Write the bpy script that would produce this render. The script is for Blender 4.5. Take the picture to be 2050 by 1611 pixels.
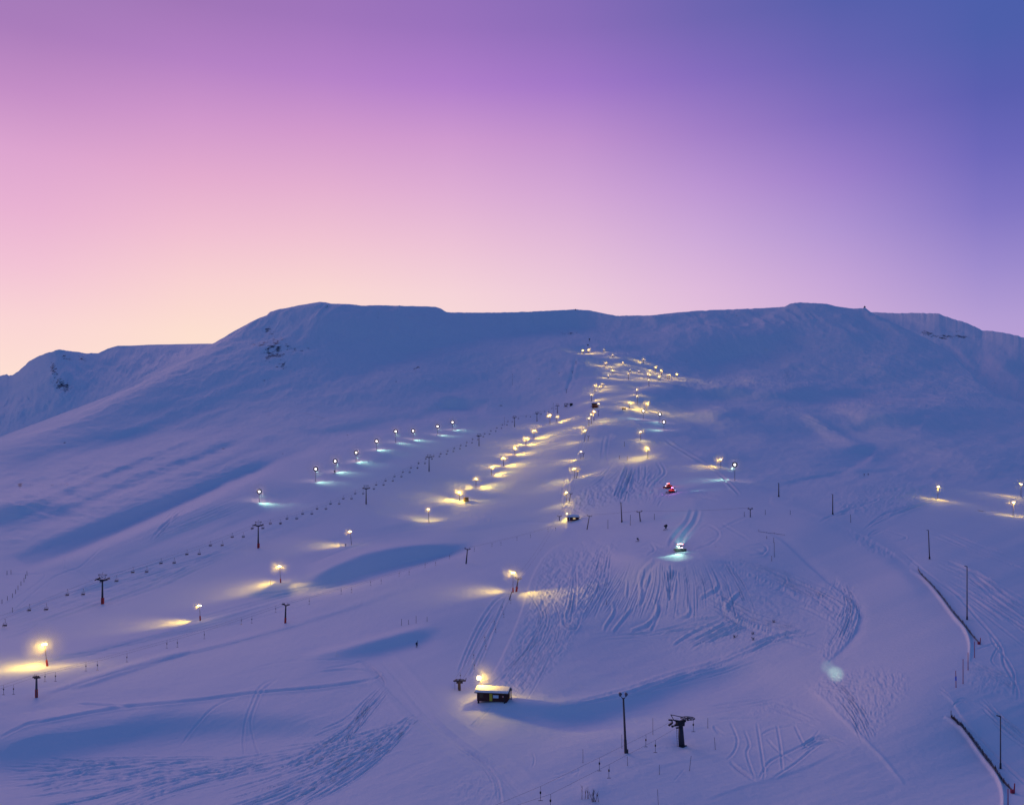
import bpy, math, random
import numpy as np
from mathutils import Vector, Matrix

for o in list(bpy.data.objects):
    bpy.data.objects.remove(o, do_unlink=True)
scene = bpy.context.scene
C = scene.collection
F = 1775.0      # focal length in units of the photograph's pixels (width 2050)
HZ = 1000.0     # level of the eye in the photograph

# ---------------------------------------------------------------- camera
cam_d = bpy.data.cameras.new("camera")
cam = bpy.data.objects.new("camera", cam_d)
C.objects.link(cam)
cam.location = (0, 0, 0)
cam.rotation_euler = (math.radians(90), 0, 0)
cam_d.sensor_fit = 'HORIZONTAL'
cam_d.sensor_width = 36.0
cam_d.lens = 36.0 * F / 2050.0
cam_d.shift_y = (HZ - 805.5) / 2050.0
cam_d.clip_start = 1.0
cam_d.clip_end = 60000.0
scene.camera = cam

# ---------------------------------------------------------------- world: dusk sky
def lin(c):
    c = c / 255.0
    return c / 12.92 if c <= 0.04045 else ((c + 0.055) / 1.055) ** 2.4

SKY = {  # column of the view: (row, sRGB colour)
    0:    [(0, 160, 122, 184), (80, 174, 126, 188), (170, 192, 138, 196), (250, 214, 160, 208), (350, 226, 168, 208), (450, 234, 180, 212), (560, 244, 196, 214), (650, 250, 212, 214), (740, 254, 222, 212)],
    512:  [(0, 160, 116, 184), (80, 172, 124, 196), (170, 190, 136, 202), (250, 210, 152, 204), (350, 228, 172, 206), (430, 240, 188, 208), (520, 246, 204, 210), (600, 253, 220, 208), (700, 255, 229, 206)],
    1025: [(0, 136, 108, 184), (80, 154, 114, 192), (170, 172, 124, 204), (270, 202, 150, 208), (350, 214, 166, 214), (440, 228, 182, 214), (540, 240, 202, 218), (620, 246, 214, 220), (700, 248, 220, 218)],
    1530: [(0, 92, 96, 172), (80, 106, 102, 178), (170, 124, 106, 190), (270, 148, 120, 198), (350, 172, 136, 208), (440, 188, 156, 216), (540, 206, 170, 220), (610, 220, 182, 220), (700, 226, 190, 220)],
    2050: [(0, 72, 94, 170), (80, 74, 94, 170), (170, 80, 92, 172), (270, 92, 96, 180), (350, 104, 104, 188), (440, 122, 114, 194), (540, 148, 134, 204), (640, 172, 152, 212), (760, 188, 162, 214)],
}
SKY_STR = 1.0
ZEN = (0.036, 0.092, 0.315)       # overhead
BACK = (0.086, 0.164, 0.398)      # away from the sunset
def sky_at(az, el):
    """Linear colour of the sky in a direction (degrees); az 0 = straight ahead, positive = right."""
    a = max(-31.0, min(31.0, az)); e = max(6.0, min(29.0, el))
    px = 1025 + F * math.tan(math.radians(a))
    py = HZ - math.tan(math.radians(e)) * F / math.cos(math.radians(a))
    cols = sorted(SKY)
    px = max(0, min(2050, px))
    # smooth blend of the columns
    vals = []
    for cx in cols:
        rows = SKY[cx]; ys = [r[0] for r in rows]
        vals.append([np.interp(py, ys, [lin(r[k]) for r in rows]) for k in (1, 2, 3)])
    vals = np.array(vals)
    c = np.array([np.interp(px, cols, vals[:, k]) for k in range(3)])
    zen = np.array(ZEN); back = np.array(BACK)
    t = max(0.0, (el - 28.0) / 26.0); t = min(1.0, t); t = t * t * (3 - 2 * t)
    c = c * (1 - t) + zen * t
    s = max(0.0, (abs(az + 14) - 46.0) / 44.0); s = min(1.0, s); s = s * s * (3 - 2 * s)
    c = c * (1 - s) + (back * (1 - t) + zen * t) * s
    if el < -1: c = c * 0.4
    return [float(v) for v in c]

world = bpy.data.worlds.new("World")
scene.world = world
world.use_nodes = True
nt = world.node_tree
nt.nodes.clear()
N = nt.nodes.new; L = nt.links.new
w_out = N("ShaderNodeOutputWorld"); w_bg = N("ShaderNodeBackground")
L(w_bg.outputs[0], w_out.inputs[0]); w_bg.inputs[1].default_value = SKY_STR
tc = N("ShaderNodeTexCoord"); sep = N("ShaderNodeSeparateXYZ"); L(tc.outputs["Generated"], sep.inputs[0])
def wmath(op, a, b=None):
    m = N("ShaderNodeMath"); m.operation = op
    for i, v in enumerate((a, b)):
        if v is None: continue
        if isinstance(v, (int, float)): m.inputs[i].default_value = v
        else: L(v, m.inputs[i])
    return m.outputs[0]
el_n = wmath('MULTIPLY', wmath('ARCSINE', sep.outputs[2]), 180 / math.pi)
az_n = wmath('MULTIPLY', wmath('ARCTAN2', sep.outputs[0], sep.outputs[1]), 180 / math.pi)
el_f = wmath('DIVIDE', wmath('ADD', el_n, 10.0), 100.0)
AZ = [-180, -120, -80, -50, -36, -28, -20, -12, -4, 4, 12, 20, 28, 36, 50, 80, 120, 180]
EL = [-10, -2, 4, 7, 10, 13, 16, 19, 22, 25, 28, 32, 37, 43, 54, 90]
prev = None
for i, a in enumerate(AZ):
    r = N("ShaderNodeValToRGB"); cr = r.color_ramp; cr.interpolation = 'CARDINAL' if False else 'LINEAR'
    L(el_f, r.inputs[0])
    while len(cr.elements) < len(EL): cr.elements.new(0.5)
    for k, e in enumerate(EL):
        cr.elements[k].position = (e + 10) / 100.0
    for k, e in enumerate(EL):
        cr.elements[k].color = sky_at(a, e) + [1.0]
    if prev is None:
        prev = r.outputs[0]
    else:
        mr = N("ShaderNodeMapRange"); mr.inputs[1].default_value = AZ[i - 1]; mr.inputs[2].default_value = a
        L(az_n, mr.inputs[0])
        mx = N("ShaderNodeMix"); mx.data_type = 'RGBA'
        L(mr.outputs[0], mx.inputs[0]); L(prev, mx.inputs[6]); L(r.outputs[0], mx.inputs[7])
        prev = mx.outputs[2]
L(prev, w_bg.inputs[0])

# afterglow: one wide, weak, pinkish sun low behind the left-hand ridge
sun_d = bpy.data.lights.new("afterglow_sun", 'SUN')
sun_d.energy = 0.56
sun_d.angle = math.radians(28)
sun_d.color = (1.0, 0.52, 0.46)
sun = bpy.data.objects.new("afterglow_sun", sun_d)
C.objects.link(sun)
def aim_from(az, el):
    a, e = math.radians(az), math.radians(el)
    return Vector((math.sin(a) * math.cos(e), math.cos(a) * math.cos(e), math.sin(e)))
sun.rotation_euler = aim_from(-24, 19).to_track_quat('Z', 'Y').to_euler()

scene.view_settings.view_transform = 'Standard'
scene.view_settings.look = 'None'
scene.view_settings.exposure = 0.0
scene.view_settings.gamma = 1.0
scene.view_settings.use_curve_mapping = False
scene.cycles.use_denoising = True
scene.cycles.max_bounces = 5
scene.cycles.diffuse_bounces = 3
scene.cycles.glossy_bounces = 2
scene.cycles.volume_bounces = 0
scene.cycles.sample_clamp_indirect = 4.0
scene.cycles.use_light_tree = True
# ================================================================ terrain
# The snow is one height field. Its relief is laid out over a plan fan seen from the drone: for every bearing (px) and
# every dip (py) a real distance D in metres is known, which gives the height (HZ - py) / F * D.
CTRL = [
 (205,1209,400),(363,1150,455),(517,1097,526),(733,1009,672),(859,944,801),(959,894,947),(1030,856,1086),(1075,845,1195),(1116,827,1318),
 (95,1333,268),(401,1242,360),(562,1178,418),(704,1091,501),(859,1047,630),(920,1002,701),(953,977,746),(984,951,795),(1008,933,835),(1031,910,879),(1053,890,925),(1069,878,962),
 (519,1005,640),(632,964,720),(671,945,760),(713,924,805),(754,902,855),(792,887,905),(827,879,950),(876,872,1010),(906,863,1060),
 (1027,1185,338),(1147,1042,590),(1134,1006,640),(1150,957,720),(1163,919,795),(1171,884,870),(1186,848,980),(1190,815,1130),(1184,803,1180),(1191,784,1290),(1218,757,1480),(1227,749,1540),(1200,705,2080),(1288,727,1800),
 (1258,760,1480),(1299,773,1420),(1340,760,1500),(1276,809,1200),(1294,822,1130),(1282,881,900),(1297,918,800),(1321,847,1010),(1288,839,1030),
 (1443,936,740),(1471,963,620),(1559,995,540),(1667,1031,430),(1860,1119,290),(1936,1240,212),(2003,1538,146),(1877,999,600),(2028,1034,520),(2045,995,640),
 (1361,1103,350),(1345,985,590),(1332,1060,440),(1502,1035,430),
 (1253,1507,152),(1365,1492,158),(987,1405,192),(920,1378,205),(73,1396,222),(571,1247,300),(934,1128,430),
 (0,1611,152),(500,1611,148),(1025,1611,134),(1500,1611,132),(2050,1611,128),(0,1690,136),(1025,1690,122),(2050,1690,116),
 (300,1500,184),(600,1480,180),(1360,1330,245),(1500,1250,265),(1200,1250,300),(1100,1300,275),(1700,1350,200),(1850,1400,165),(1700,1150,300),(1600,1100,340),(1750,1250,235),(1550,1450,168),
 (0,950,900),(150,930,950),(300,900,1020),(0,1100,520),(0,1000,720),(300,1000,690),(0,1250,345),
 (450,880,1050),(600,860,1120),(750,830,1300),(900,800,1480),(1050,790,1520),
 (0,880,1180),(200,800,1450),(430,688,1900),(640,605,2180),(880,615,2300),(1150,620,2650),(1400,625,2550),(1600,608,2450),(1740,622,2350),(1850,690,2000),(2050,808,1500),
 (500,780,1480),(800,740,1640),(1000,700,2020),(1150,680,2300),(1400,720,2050),(1600,760,1760),(1800,780,1520),(1400,800,1400),(1600,830,1250),(1800,830,1230),(1950,850,1150),(2050,850,1250),
 (1500,880,930),(1700,900,900),(1900,900,900),(2050,920,830),(1500,930,760),(1700,960,700),
]
PX0, PX1, PY0, PY1 = -150, 2200, 590, 1700        # extent of the layout raster, 1 px steps
GX = np.arange(PX0, PX1 + 1, dtype=np.float64); GY = np.arange(PY0, PY1 + 1, dtype=np.float64)
W_, H_ = len(GX), len(GY)

def up(a, fx, fy):                                # bilinear upsampling from a coarse grid
    ys = np.linspace(0, a.shape[0] - 1, H_); xs = np.linspace(0, a.shape[1] - 1, W_)
    y0 = np.minimum(ys.astype(int), a.shape[0] - 2); x0 = np.minimum(xs.astype(int), a.shape[1] - 2)
    ty = (ys - y0)[:, None]; tx = (xs - x0)[None, :]
    A = a[y0][:, x0]; B = a[y0][:, x0 + 1]; Cc = a[y0 + 1][:, x0]; Dd = a[y0 + 1][:, x0 + 1]
    return (A * (1 - tx) + B * tx) * (1 - ty) + (Cc * (1 - tx) + Dd * tx) * ty

def rbf(pts, vals, X, Y, lam):
    P = np.array(pts, float)
    def k(r2): return 0.5 * r2 * np.log(r2 + 1e-12)
    d2 = (P[:, None, 0] - P[None, :, 0]) ** 2 + (P[:, None, 1] - P[None, :, 1]) ** 2
    n = len(P); A = np.zeros((n + 3, n + 3))
    A[:n, :n] = k(d2) + lam * np.eye(n); A[:n, n] = 1; A[:n, n + 1:] = P; A[n, :n] = 1; A[n + 1:, :n] = P.T
    w = np.linalg.solve(A, np.concatenate([vals, np.zeros(3)]))
    out = w[n] + w[n + 1] * X + w[n + 2] * Y
    for i in range(n):
        out = out + w[i] * k((X - P[i, 0]) ** 2 + (Y - P[i, 1]) ** 2)
    return out
cxs = np.linspace(PX0, PX1, 120); cys = np.linspace(PY0, PY1, 90)
CX, CY = np.meshgrid(cxs / 1000, cys * 2.2 / 1000)
lnD = up(rbf([(c[0] / 1000, c[1] * 2.2 / 1000) for c in CTRL], np.log([c[2] for c in CTRL]), CX, CY, 0.03), 0, 0)

def blur(a, sy, sx):
    for ax, s in ((0, sy), (1, sx)):
        if s <= 0: continue
        r = max(1, int(round(s * 1.0)))
        for _ in range(3):
            p = np.pad(a, [(r + 1, r) if i == ax else (0, 0) for i in (0, 1)], mode='edge')
            c = np.cumsum(p, axis=ax)
            n = a.shape[ax]
            if ax == 0: a = (c[2 * r + 1:2 * r + 1 + n] - c[:n]) / (2 * r + 1)
            else: a = (c[:, 2 * r + 1:2 * r + 1 + n] - c[:, :n]) / (2 * r + 1)
    return a

rng = np.random.default_rng(7)
_T = rng.random((512, 512))
def vnoise(x, y):
    xi = np.floor(x).astype(np.int64); yi = np.floor(y).astype(np.int64)
    fx = x - xi; fy = y - yi
    fx = fx * fx * (3 - 2 * fx); fy = fy * fy * (3 - 2 * fy)
    xi &= 511; yi &= 511; x1 = (xi + 1) & 511; y1 = (yi + 1) & 511
    return ((_T[yi, xi] * (1 - fx) + _T[yi, x1] * fx) * (1 - fy) + (_T[y1, xi] * (1 - fx) + _T[y1, x1] * fx) * fy) * 2 - 1
def fbm(x, y, o=4, g=0.5):
    s = 0; a = 1.0
    for i in range(o):
        s = s + a * vnoise(x * 2 ** i + 17.3 * i, y * 2 ** i + 9.1 * i); a *= g
    return s

def interp_line(pts, x):
    return np.interp(x, [p[0] for p in pts], [p[1] for p in pts])
# skyline of the home mountain
S1P = [(-150,930),(0,880),(30,868),(60,858),(120,835),(200,802),(250,776),(300,747),(350,722),(430,686),(470,662),(500,646),(520,636),(534,631),(541,624),(560,619),(600,611),(640,604.5),(652,605.5),(662,608),(700,609),(727,612),(760,610.5),(790,612),(840,613.5),(872,614),(882,617),(890,623),(894,625),(930,626),(1000,625.5),(1060,624),(1110,621.5),(1152,619.5),(1185,622),(1215,629),(1235,632),(1300,631.5),(1325,629),(1350,626),(1400,622),(1450,620),(1500,618),(1540,616),(1570,614.5),(1580,609),(1590,606.5),(1602,605.5),(1620,607),(1655,608.5),(1668,612),(1690,616),(1710,618),(1728,617),(1731,615),(1737,620),(1744,625),(1800,652),(1860,680),(1900,704),(1930,732),(1960,764),(1985,784),(2010,797),(2050,808),(2200,830)]
# farther ranges behind it
S2P = [(-150,745),(0,752),(14,748),(18,752),(24,751),(40,740),(60,722),(75,713),(100,705),(118,700),(135,702),(158,704),(170,707),(196,707),(215,698),(236,692),(262,692),(300,690),(350,689),(400,688),(432,688),(470,700),(600,740),(1500,740),(1700,640),(1744,625),(1752,625),(1790,627),(1840,626.5),(1880,628),(1888,632),(1905,638),(1935,646),(1965,661),(2000,664),(2020,668),(2050,676),(2200,700)]
S1 = interp_line(S1P, GX); S1 = S1 + 0.5 * fbm(GX / 9.0, GX * 0 + 3.3, 3)
EDGE = S1

M = np.zeros((H_, W_))                             # log of how much flatter (+) or steeper (-) the snow lies than the smooth hill
XX, YY = np.meshgrid(GX, GY)
def stamp(arr, pts, prof, reach, taper=True):
    """Adds prof(signed distance, along 0..1) to arr around a polyline; positive distance = below the line in the view."""
    pts = [np.array(p, float) for p in pts]
    tot = sum(np.linalg.norm(b - a) for a, b in zip(pts, pts[1:])); acc = 0
    xs0 = int(max(0, min(p[0] for p in pts) - reach - PX0)); xs1 = int(min(W_, max(p[0] for p in pts) + reach - PX0 + 1))
    ys0 = int(max(0, min(p[1] for p in pts) - reach - PY0)); ys1 = int(min(H_, max(p[1] for p in pts) + reach - PY0 + 1))
    if xs1 <= xs0 or ys1 <= ys0: return
    best = np.full((ys1 - ys0, xs1 - xs0), 1e9); sd = best.copy(); al = np.zeros_like(best)
    for a, b in zip(pts, pts[1:]):
        d = b - a; l = np.linalg.norm(d)
        if l < 1e-6: continue
        u0 = int(max(xs0, min(a[0], b[0]) - reach - PX0)); u1 = int(min(xs1, max(a[0], b[0]) + reach - PX0 + 1))
        v0 = int(max(ys0, min(a[1], b[1]) - reach - PY0)); v1 = int(min(ys1, max(a[1], b[1]) + reach - PY0 + 1))
        if u1 <= u0 or v1 <= v0: acc += l; continue
        X = XX[v0:v1, u0:u1]; Y = YY[v0:v1, u0:u1]
        t = np.clip(((X - a[0]) * d[0] + (Y - a[1]) * d[1]) / (l * l), 0, 1)
        qx = X - a[0] - t * d[0]; qy = Y - a[1] - t * d[1]
        dist = np.hypot(qx, qy)
        s = np.sign(d[0] * qy - d[1] * qx); s[s == 0] = 1
        sl = (slice(v0 - ys0, v1 - ys0), slice(u0 - xs0, u1 - xs0))
        upd = dist < best[sl]
        best[sl] = np.where(upd, dist, best[sl]); sd[sl] = np.where(upd, dist * s, sd[sl])
        al[sl] = np.where(upd, (acc + t * l) / tot, al[sl]); acc += l
    ok = best < reach
    v = prof(sd, al)
    if taper: v = v * np.clip(np.minimum(al, 1 - al) * 6, 0, 1) ** 0.5
    arr[ys0:ys1, xs0:xs1] += np.where(ok, v, 0)
def smooth_pts(pts, n=6):
    P = [np.array(p, float) for p in pts]
    if len(P) < 3: return P
    out = []
    for i in range(len(P) - 1):
        p0 = P[max(i - 1, 0)]; p1 = P[i]; p2 = P[i + 1]; p3 = P[min(i + 2, len(P) - 1)]
        for k in range(n):
            t = k / n
            out.append(0.5 * ((2 * p1) + (-p0 + p2) * t + (2 * p0 - 5 * p1 + 4 * p2 - p3) * t * t + (-p0 + 3 * p1 - 3 * p2 + p3) * t ** 3))
    out.append(P[-1]); return out
def stroke(pts, amp, w_above, w_below):
    """a bank: steeper (amp < 0) or flatter (amp > 0) snow along a line, fading over w_above / w_below"""
    stamp(M, smooth_pts(pts), lambda d, a: amp * np.where(d > 0, np.exp(-(d / w_below) ** 2), np.exp(-(d / w_above) ** 2)), 2.6 * max(w_above, w_below))
def blob(cx, cy, rx, ry, amp, rot=0):
    c, s = math.cos(math.radians(rot)), math.sin(math.radians(rot))
    R = 2.6 * max(rx, ry)
    x0, x1 = int(max(0, cx - R - PX0)), int(min(W_, cx + R - PX0)); y0, y1 = int(max(0, cy - R - PY0)), int(min(H_, cy + R - PY0))
    X = XX[y0:y1, x0:x1] - cx; Y = YY[y0:y1, x0:x1] - cy
    u = (X * c + Y * s) / rx; v = (-X * s + Y * c) / ry
    M[y0:y1, x0:x1] += amp * np.exp(-(u * u + v * v))

# --- mountain fronts (steep = blue) and the lit shoulders between them
blob(420, 800, 240, 48, -0.9, -14); blob(620, 800, 150, 40, -0.5); blob(800, 690, 230, 42, -0.6, 8)
stroke([(0,885),(120,842),(250,785),(350,732),(430,692),(510,650)], 1.3, 8, 12)
stroke([(560,700),(640,712),(760,700)], -0.3, 30, 30)
stroke([(690,790),(740,752),(800,727),(870,705),(960,690),(1060,676),(1150,668),(1250,664)], 0.9, 8, 26)
stroke([(1000,655),(1120,652),(1250,650)], -0.5, 14, 12)
stroke([(1000,634),(1150,630),(1300,640),(1420,650)], -0.4, 10, 14)
stroke([(1320,655),(1420,650),(1500,645),(1560,630),(1580,612)], 0.7, 6, 10)
stroke([(1500,672),(1560,655),(1580,630)], 0.5, 8, 10)
blob(1370, 715, 90, 34, -0.8); blob(1600, 690, 90, 60, -0.4); blob(1760, 700, 90, 50, -0.2)
stroke([(900,640),(1000,645),(1100,640)], -0.4, 12, 14)
stroke([(1330,764),(1420,766),(1540,771),(1640,768),(1760,778)], 0.9, 5, 10)
stroke([(1380,780),(1480,786),(1560,792),(1660,786),(1780,786),(1870,790)], -0.8, 6, 11)
stroke([(1290,772),(1340,783),(1330,800)], -0.6, 10, 12)
stroke([(1400,810),(1500,812),(1620,808),(1750,806),(1900,802),(2040,815)], 0.6, 6, 12)
blob(1595, 845, 58, 24, -1.2, 12); blob(1500, 835, 70, 12, -0.5); blob(1790, 843, 62, 13, -1.1, 3)
stroke([(1830,836),(1850,840),(1838,858)], 0.8, 4, 6)
blob(1715, 902, 30, 11, -1.2); blob(1783, 905, 22, 9, -1.2); blob(1740, 943, 16, 4, -1.0)
stroke([(1610,825),(1660,850),(1700,875),(1745,895),(1752,905),(1730,925),(1690,945)], 0.8, 5, 5)
stroke([(1560,972),(1620,957),(1690,945)], -1.1, 4, 3); stroke([(1500,910),(1600,915),(1680,930)], -0.3, 9, 9)
stroke([(1940,905),(1900,930),(1860,960)], -0.3, 6, 6)
# shoulder left of the runs
stroke([(650,770),(760,740),(860,736),(935,738)], 0.5, 6, 8)
blob(830, 765, 110, 16, -0.4, -4)
stroke([(835,832),(860,815),(900,806),(940,804),(965,812)], -1.2, 7, 9); stroke([(850,836),(900,823),(940,826),(960,832)], 0.9, 5, 7)
stroke([(500,846),(580,858),(680,858),(780,838),(850,830)], -1.0, 8, 8); stroke([(500,835),(560,828),(620,826),(700,842)], 0.5, 6, 5)
stroke([(640,875),(760,868),(830,850),(900,842)], 0.5, 6, 8)
stroke([(1000,800),(1060,790),(1110,800)], -0.4, 16, 12); stroke([(1060,690),(1080,720),(1060,760)], 0.5, 12, 10)
blob(1100, 760, 40, 40, -0.4); blob(590, 890, 26, 24, -0.7); blob(880, 854, 60, 8, -0.7, -4); blob(1130, 700, 60, 14, -0.3, -20)
# dunes of the left-hand moor
stroke([(30,1118),(100,1092),(180,1066),(260,1040),(330,1012),(390,985),(460,955),(535,930)], -1.7, 15, 6)
stroke([(60,1135),(160,1098),(260,1058),(340,1022),(400,996),(470,962),(560,925)], 1.2, 5, 14)
stroke([(0,1045),(50,1025),(100,1016),(150,1030)], -1.0, 16, 12); stroke([(-60,1050),(0,1030),(30,1012)], -0.8, 8, 8)
stroke([(96,968),(140,948),(182,935)], -1.0, 4, 4); stroke([(331,934),(400,912),(464,885)], -1.2, 6, 5); stroke([(203,957),(250,932)], -0.8, 4, 4)
stroke([(100,975),(140,980),(160,1000)], -0.9, 8, 8); stroke([(0,930),(90,905),(180,880),(260,862),(330,856)], -0.6, 12, 10)
stroke([(0,975),(80,945),(170,915),(260,888),(340,872),(440,866),(520,872)], 0.8, 8, 14)
stroke([(0,1080),(120,1050),(220,1020),(300,985),(380,950)], 0.5, 10, 12); stroke([(400,900),(470,880),(560,880),(640,905)], -0.5, 8, 9)
stroke([(0,1005),(60,985),(150,965),(230,960)], 0.5, 6, 8); stroke([(440,1045),(500,1020),(560,985),(640,1000)], -0.5, 22, 18)
stroke([(560,925),(640,905),(720,890)], 0.4, 8, 8); stroke([(700,940),(760,920),(800,908)], -0.5, 7, 6)
# pistes on the left
blob(560, 1182, 46, 10, -1.5, -8)
stroke([(632,1168),(700,1146),(770,1124),(850,1106),(930,1098)], -1.9, 15, 10); stroke([(620,1130),(700,1108),(800,1090),(900,1088)], 0.6, 8, 6)
stroke([(600,1196),(700,1174),(800,1143),(900,1115),(960,1098)], 0.8, 6, 10)
stroke([(600,1112),(640,1118)], -0.6, 8, 6); stroke([(60,1330),(150,1308),(260,1286),(380,1258),(480,1230),(560,1208)], -0.7, 4, 5)
stroke([(80,1392),(200,1355),(320,1320),(450,1290),(560,1262),(680,1225),(800,1185)], -0.8, 4, 4); stroke([(80,1384),(200,1346),(320,1312),(450,1283),(560,1255)], 0.5, 4, 4)
stroke([(690,1308),(740,1296),(800,1282),(870,1268)], -1.5, 14, 12); stroke([(604,1313),(700,1290),(780,1268),(830,1256),(870,1252)], 0.9, 6, 6)
stroke([(-60,1530),(20,1505),(120,1488),(230,1468),(330,1452),(450,1448),(560,1452),(680,1466)], -.95, 26, 24); blob(30, 1515, 80, 26, -0.6, -8)
stroke([(0,1440),(100,1425),(250,1410),(400,1395)], 0.4, 10, 12)
# the hollow under the near hut and the long bank to its right
stroke([(960,1418),(1020,1414),(1100,1420),(1180,1414),(1270,1392),(1360,1366),(1450,1342),(1540,1322)], -.95, 12, 22); blob(1130, 1430, 90, 20, -0.4, 4)
stroke([(1100,1402),(1200,1390),(1300,1362),(1400,1335),(1500,1300)], 0.5, 7, 5); stroke([(1100,1475),(1250,1455),(1400,1440)], 0.5, 14, 18)
stroke([(1400,1312),(1470,1300),(1560,1278)], -0.6, 10, 8)
# groomers' mound
blob(1410, 1225, 170, 80, -0.75); blob(1740, 1180, 90, 80, 0.35, 40); blob(1800, 1330, 90, 90, 0.25); blob(1150, 1190, 70, 90, 0.35, 30); blob(1262, 1150, 34, 34, -1.0); blob(1345, 1145, 60, 28, -0.8); blob(1210, 1290, 60, 50, -0.1)
stroke([(1230,1112),(1300,1108),(1350,1122),(1400,1112),(1450,1125)], 0.9, 16, 5)
blob(1600, 1110, 46, 46, -0.7, 0); blob(1570, 1360, 90, 40, -0.5); blob(1470, 1330, 60, 22, -0.6, -14)
stroke([(1560,1010),(1640,1035),(1720,1075),(1790,1120),(1850,1180)], 0.6, 14, 14)
stroke([(1390,1005),(1385,1040),(1355,1070)], -0.8, 9, 9)
blob(1130, 1240, 100, 60, 0.25, -40); blob(960, 1230, 40, 70, -0.3, 30); blob(1170, 1060, 160, 12, -0.15)
stroke([(1160,1046),(1230,1048),(1300,1040),(1400,1020)], -0.7, 5, 7); stroke([(1200,1058),(1300,1052),(1400,1040)], 0.4, 3, 5)
stroke([(1100,1098),(1200,1080),(1300,1076)], 0.3, 8, 8); stroke([(1300,1000),(1380,985),(1440,975)], -0.4, 8, 10)
stroke([(900,1062),(980,1052),(1060,1040),(1140,1046)], -0.35, 5, 6); stroke([(650,1082),(760,1060),(900,1040)], -0.3, 5, 5)
# runs: small rolls between the lamp rows
for y_, a_ in ((868, -.5), (893, -.4), (915, -.35), (935, -.3), (962, -.3), (845, -.4)):
    stroke([(1000, y_ + 6), (1100, y_), (1230, y_ + 2)], a_, 4, 6)
stroke([(1120,702),(1160,708),(1190,708)], 1.2, 4, 6); blob(1150, 735, 30, 20, -0.3); blob(1225, 725, 30, 10, -0.9, 25)
stroke([(1150,712),(1140,760),(1128,790)], -0.8, 5, 5)
stroke([(1250,795),(1300,770),(1360,758)], 0.8, 5, 6); blob(1320, 795, 40, 12, -0.8, -10); stroke([(1160,822),(1230,824),(1290,820)], -0.6, 5, 6)

def poly_mask(pts, soft):
    m = np.zeros((H_, W_)); P = pts
    x0 = int(min(p[0] for p in P) - PX0); x1 = int(max(p[0] for p in P) - PX0) + 1
    y0 = int(min(p[1] for p in P) - PY0); y1 = int(max(p[1] for p in P) - PY0) + 1
    x0, x1 = max(0, x0), min(W_, x1); y0, y1 = max(0, y0), min(H_, y1)
    X = XX[y0:y1, x0:x1]; Y = YY[y0:y1, x0:x1]; ins = np.zeros(X.shape, bool)
    for (ax, ay), (bx, by) in zip(P, P[1:] + P[:1]):
        if ay == by: continue
        c = ((ay > Y) != (by > Y)) & (X < (bx - ax) * (Y - ay) / (by - ay) + ax)
        ins ^= c
    m[y0:y1, x0:x1] = ins
    return blur(m, soft, soft)
def facet(pts, soft, amp):
    M[...] += amp * poly_mask(pts, soft)
facet([(628,1160),(655,1140),(730,1108),(790,1095),(850,1090),(925,1091),(938,1095),(891,1109),(830,1126),(760,1144),(700,1162),(650,1176),(620,1178)], 5, -1.7)
facet([(620,1150),(655,1132),(730,1101),(790,1088),(850,1083),(925,1085),(925,1090),(850,1089),(790,1094),(730,1107),(655,1139)], 2, .9)
facet([(30,1118),(130,1072),(250,1025),(380,983),(520,925),(545,926),(470,966),(375,1004),(250,1059),(150,1099),(60,1132)], 4, -1.2)
facet([(0,1012),(70,1014),(60,1030),(-20,1060),(-60,1040)], 3, -1.2); facet([(500,1187),(530,1173),(586,1162),(589,1190),(560,1196),(500,1197)], 2, -1.5)
facet([(650,1305),(740,1287),(860,1258),(872,1268),(800,1300),(700,1322),(640,1322)], 6, -1.0); facet([(0,1470),(90,1470),(250,1447),(480,1450),(500,1475),(250,1487),(100,1520),(0,1540),(-100,1545),(-100,1490)], 26, -.45)
facet([(1530,845),(1600,820),(1625,835),(1656,869),(1560,868)], 4, -1.0); facet([(1720,840),(1800,831),(1843,838),(1830,856),(1780,862),(1720,853)], 3, -1.0)
facet([(830,836),(865,812),(930,801),(972,806),(960,818),(900,821),(860,838)], 3, -1.0); facet([(960,1415),(1130,1408),(1300,1381),(1500,1325),(1540,1318),(1500,1345),(1380,1386),(1250,1424),(1130,1448),(1000,1440)], 12, -.35)
facet([(1228,1118),(1262,1112),(1300,1125),(1286,1160),(1250,1175),(1218,1165)], 4, -.8); facet([(1560,1395),(1500,1330),(1600,1290),(1640,1340),(1620,1395)], 12, -.5)
facet([(560,640),(700,625),(860,640),(1000,660),(900,690),(760,720),(640,700)], 20, -.5); facet([(1300,700),(1400,670),(1480,690),(1440,740),(1330,735)], 10, -.6)
# natural unevenness
Dw = np.exp(lnD)
PXw = (XX - 1025) / F * Dw
M += 0.20 * fbm(PXw / 90 + Dw / 170, Dw / 95 - PXw / 260, 5, 0.55)
M += 0.10 * fbm(XX / 60 + YY / 30, YY / 14 + XX / 40, 4)
LFT = np.clip((700 - XX) / 250, 0, 1) * np.clip((1120 - YY) / 60, 0, 1) * np.clip((YY - EDGE[None, :] - 40) / 60, 0, 1)
M += LFT * 0.65 * fbm((XX + 1.9 * YY) / 95, (YY + XX * .40) / 17, 4, .55)
RGT = np.clip((XX - 1280) / 120, 0, 1) * np.clip((1010 - YY) / 50, 0, 1) * np.clip((YY - EDGE[None, :] - 20) / 60, 0, 1)
M += RGT * 0.55 * fbm((XX - 1.2 * YY) / 110 + 3, (YY - XX * .06) / 22, 4, .55)
MID = np.clip((YY - EDGE[None, :] - 10) / 40, 0, 1) * np.clip((850 - YY) / 60, 0, 1)
M += MID * 0.45 * fbm(XX / 120 + 9, YY / 34 + XX / 300, 4, .55)
M = np.clip(M, -2.5, 1.5)

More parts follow.
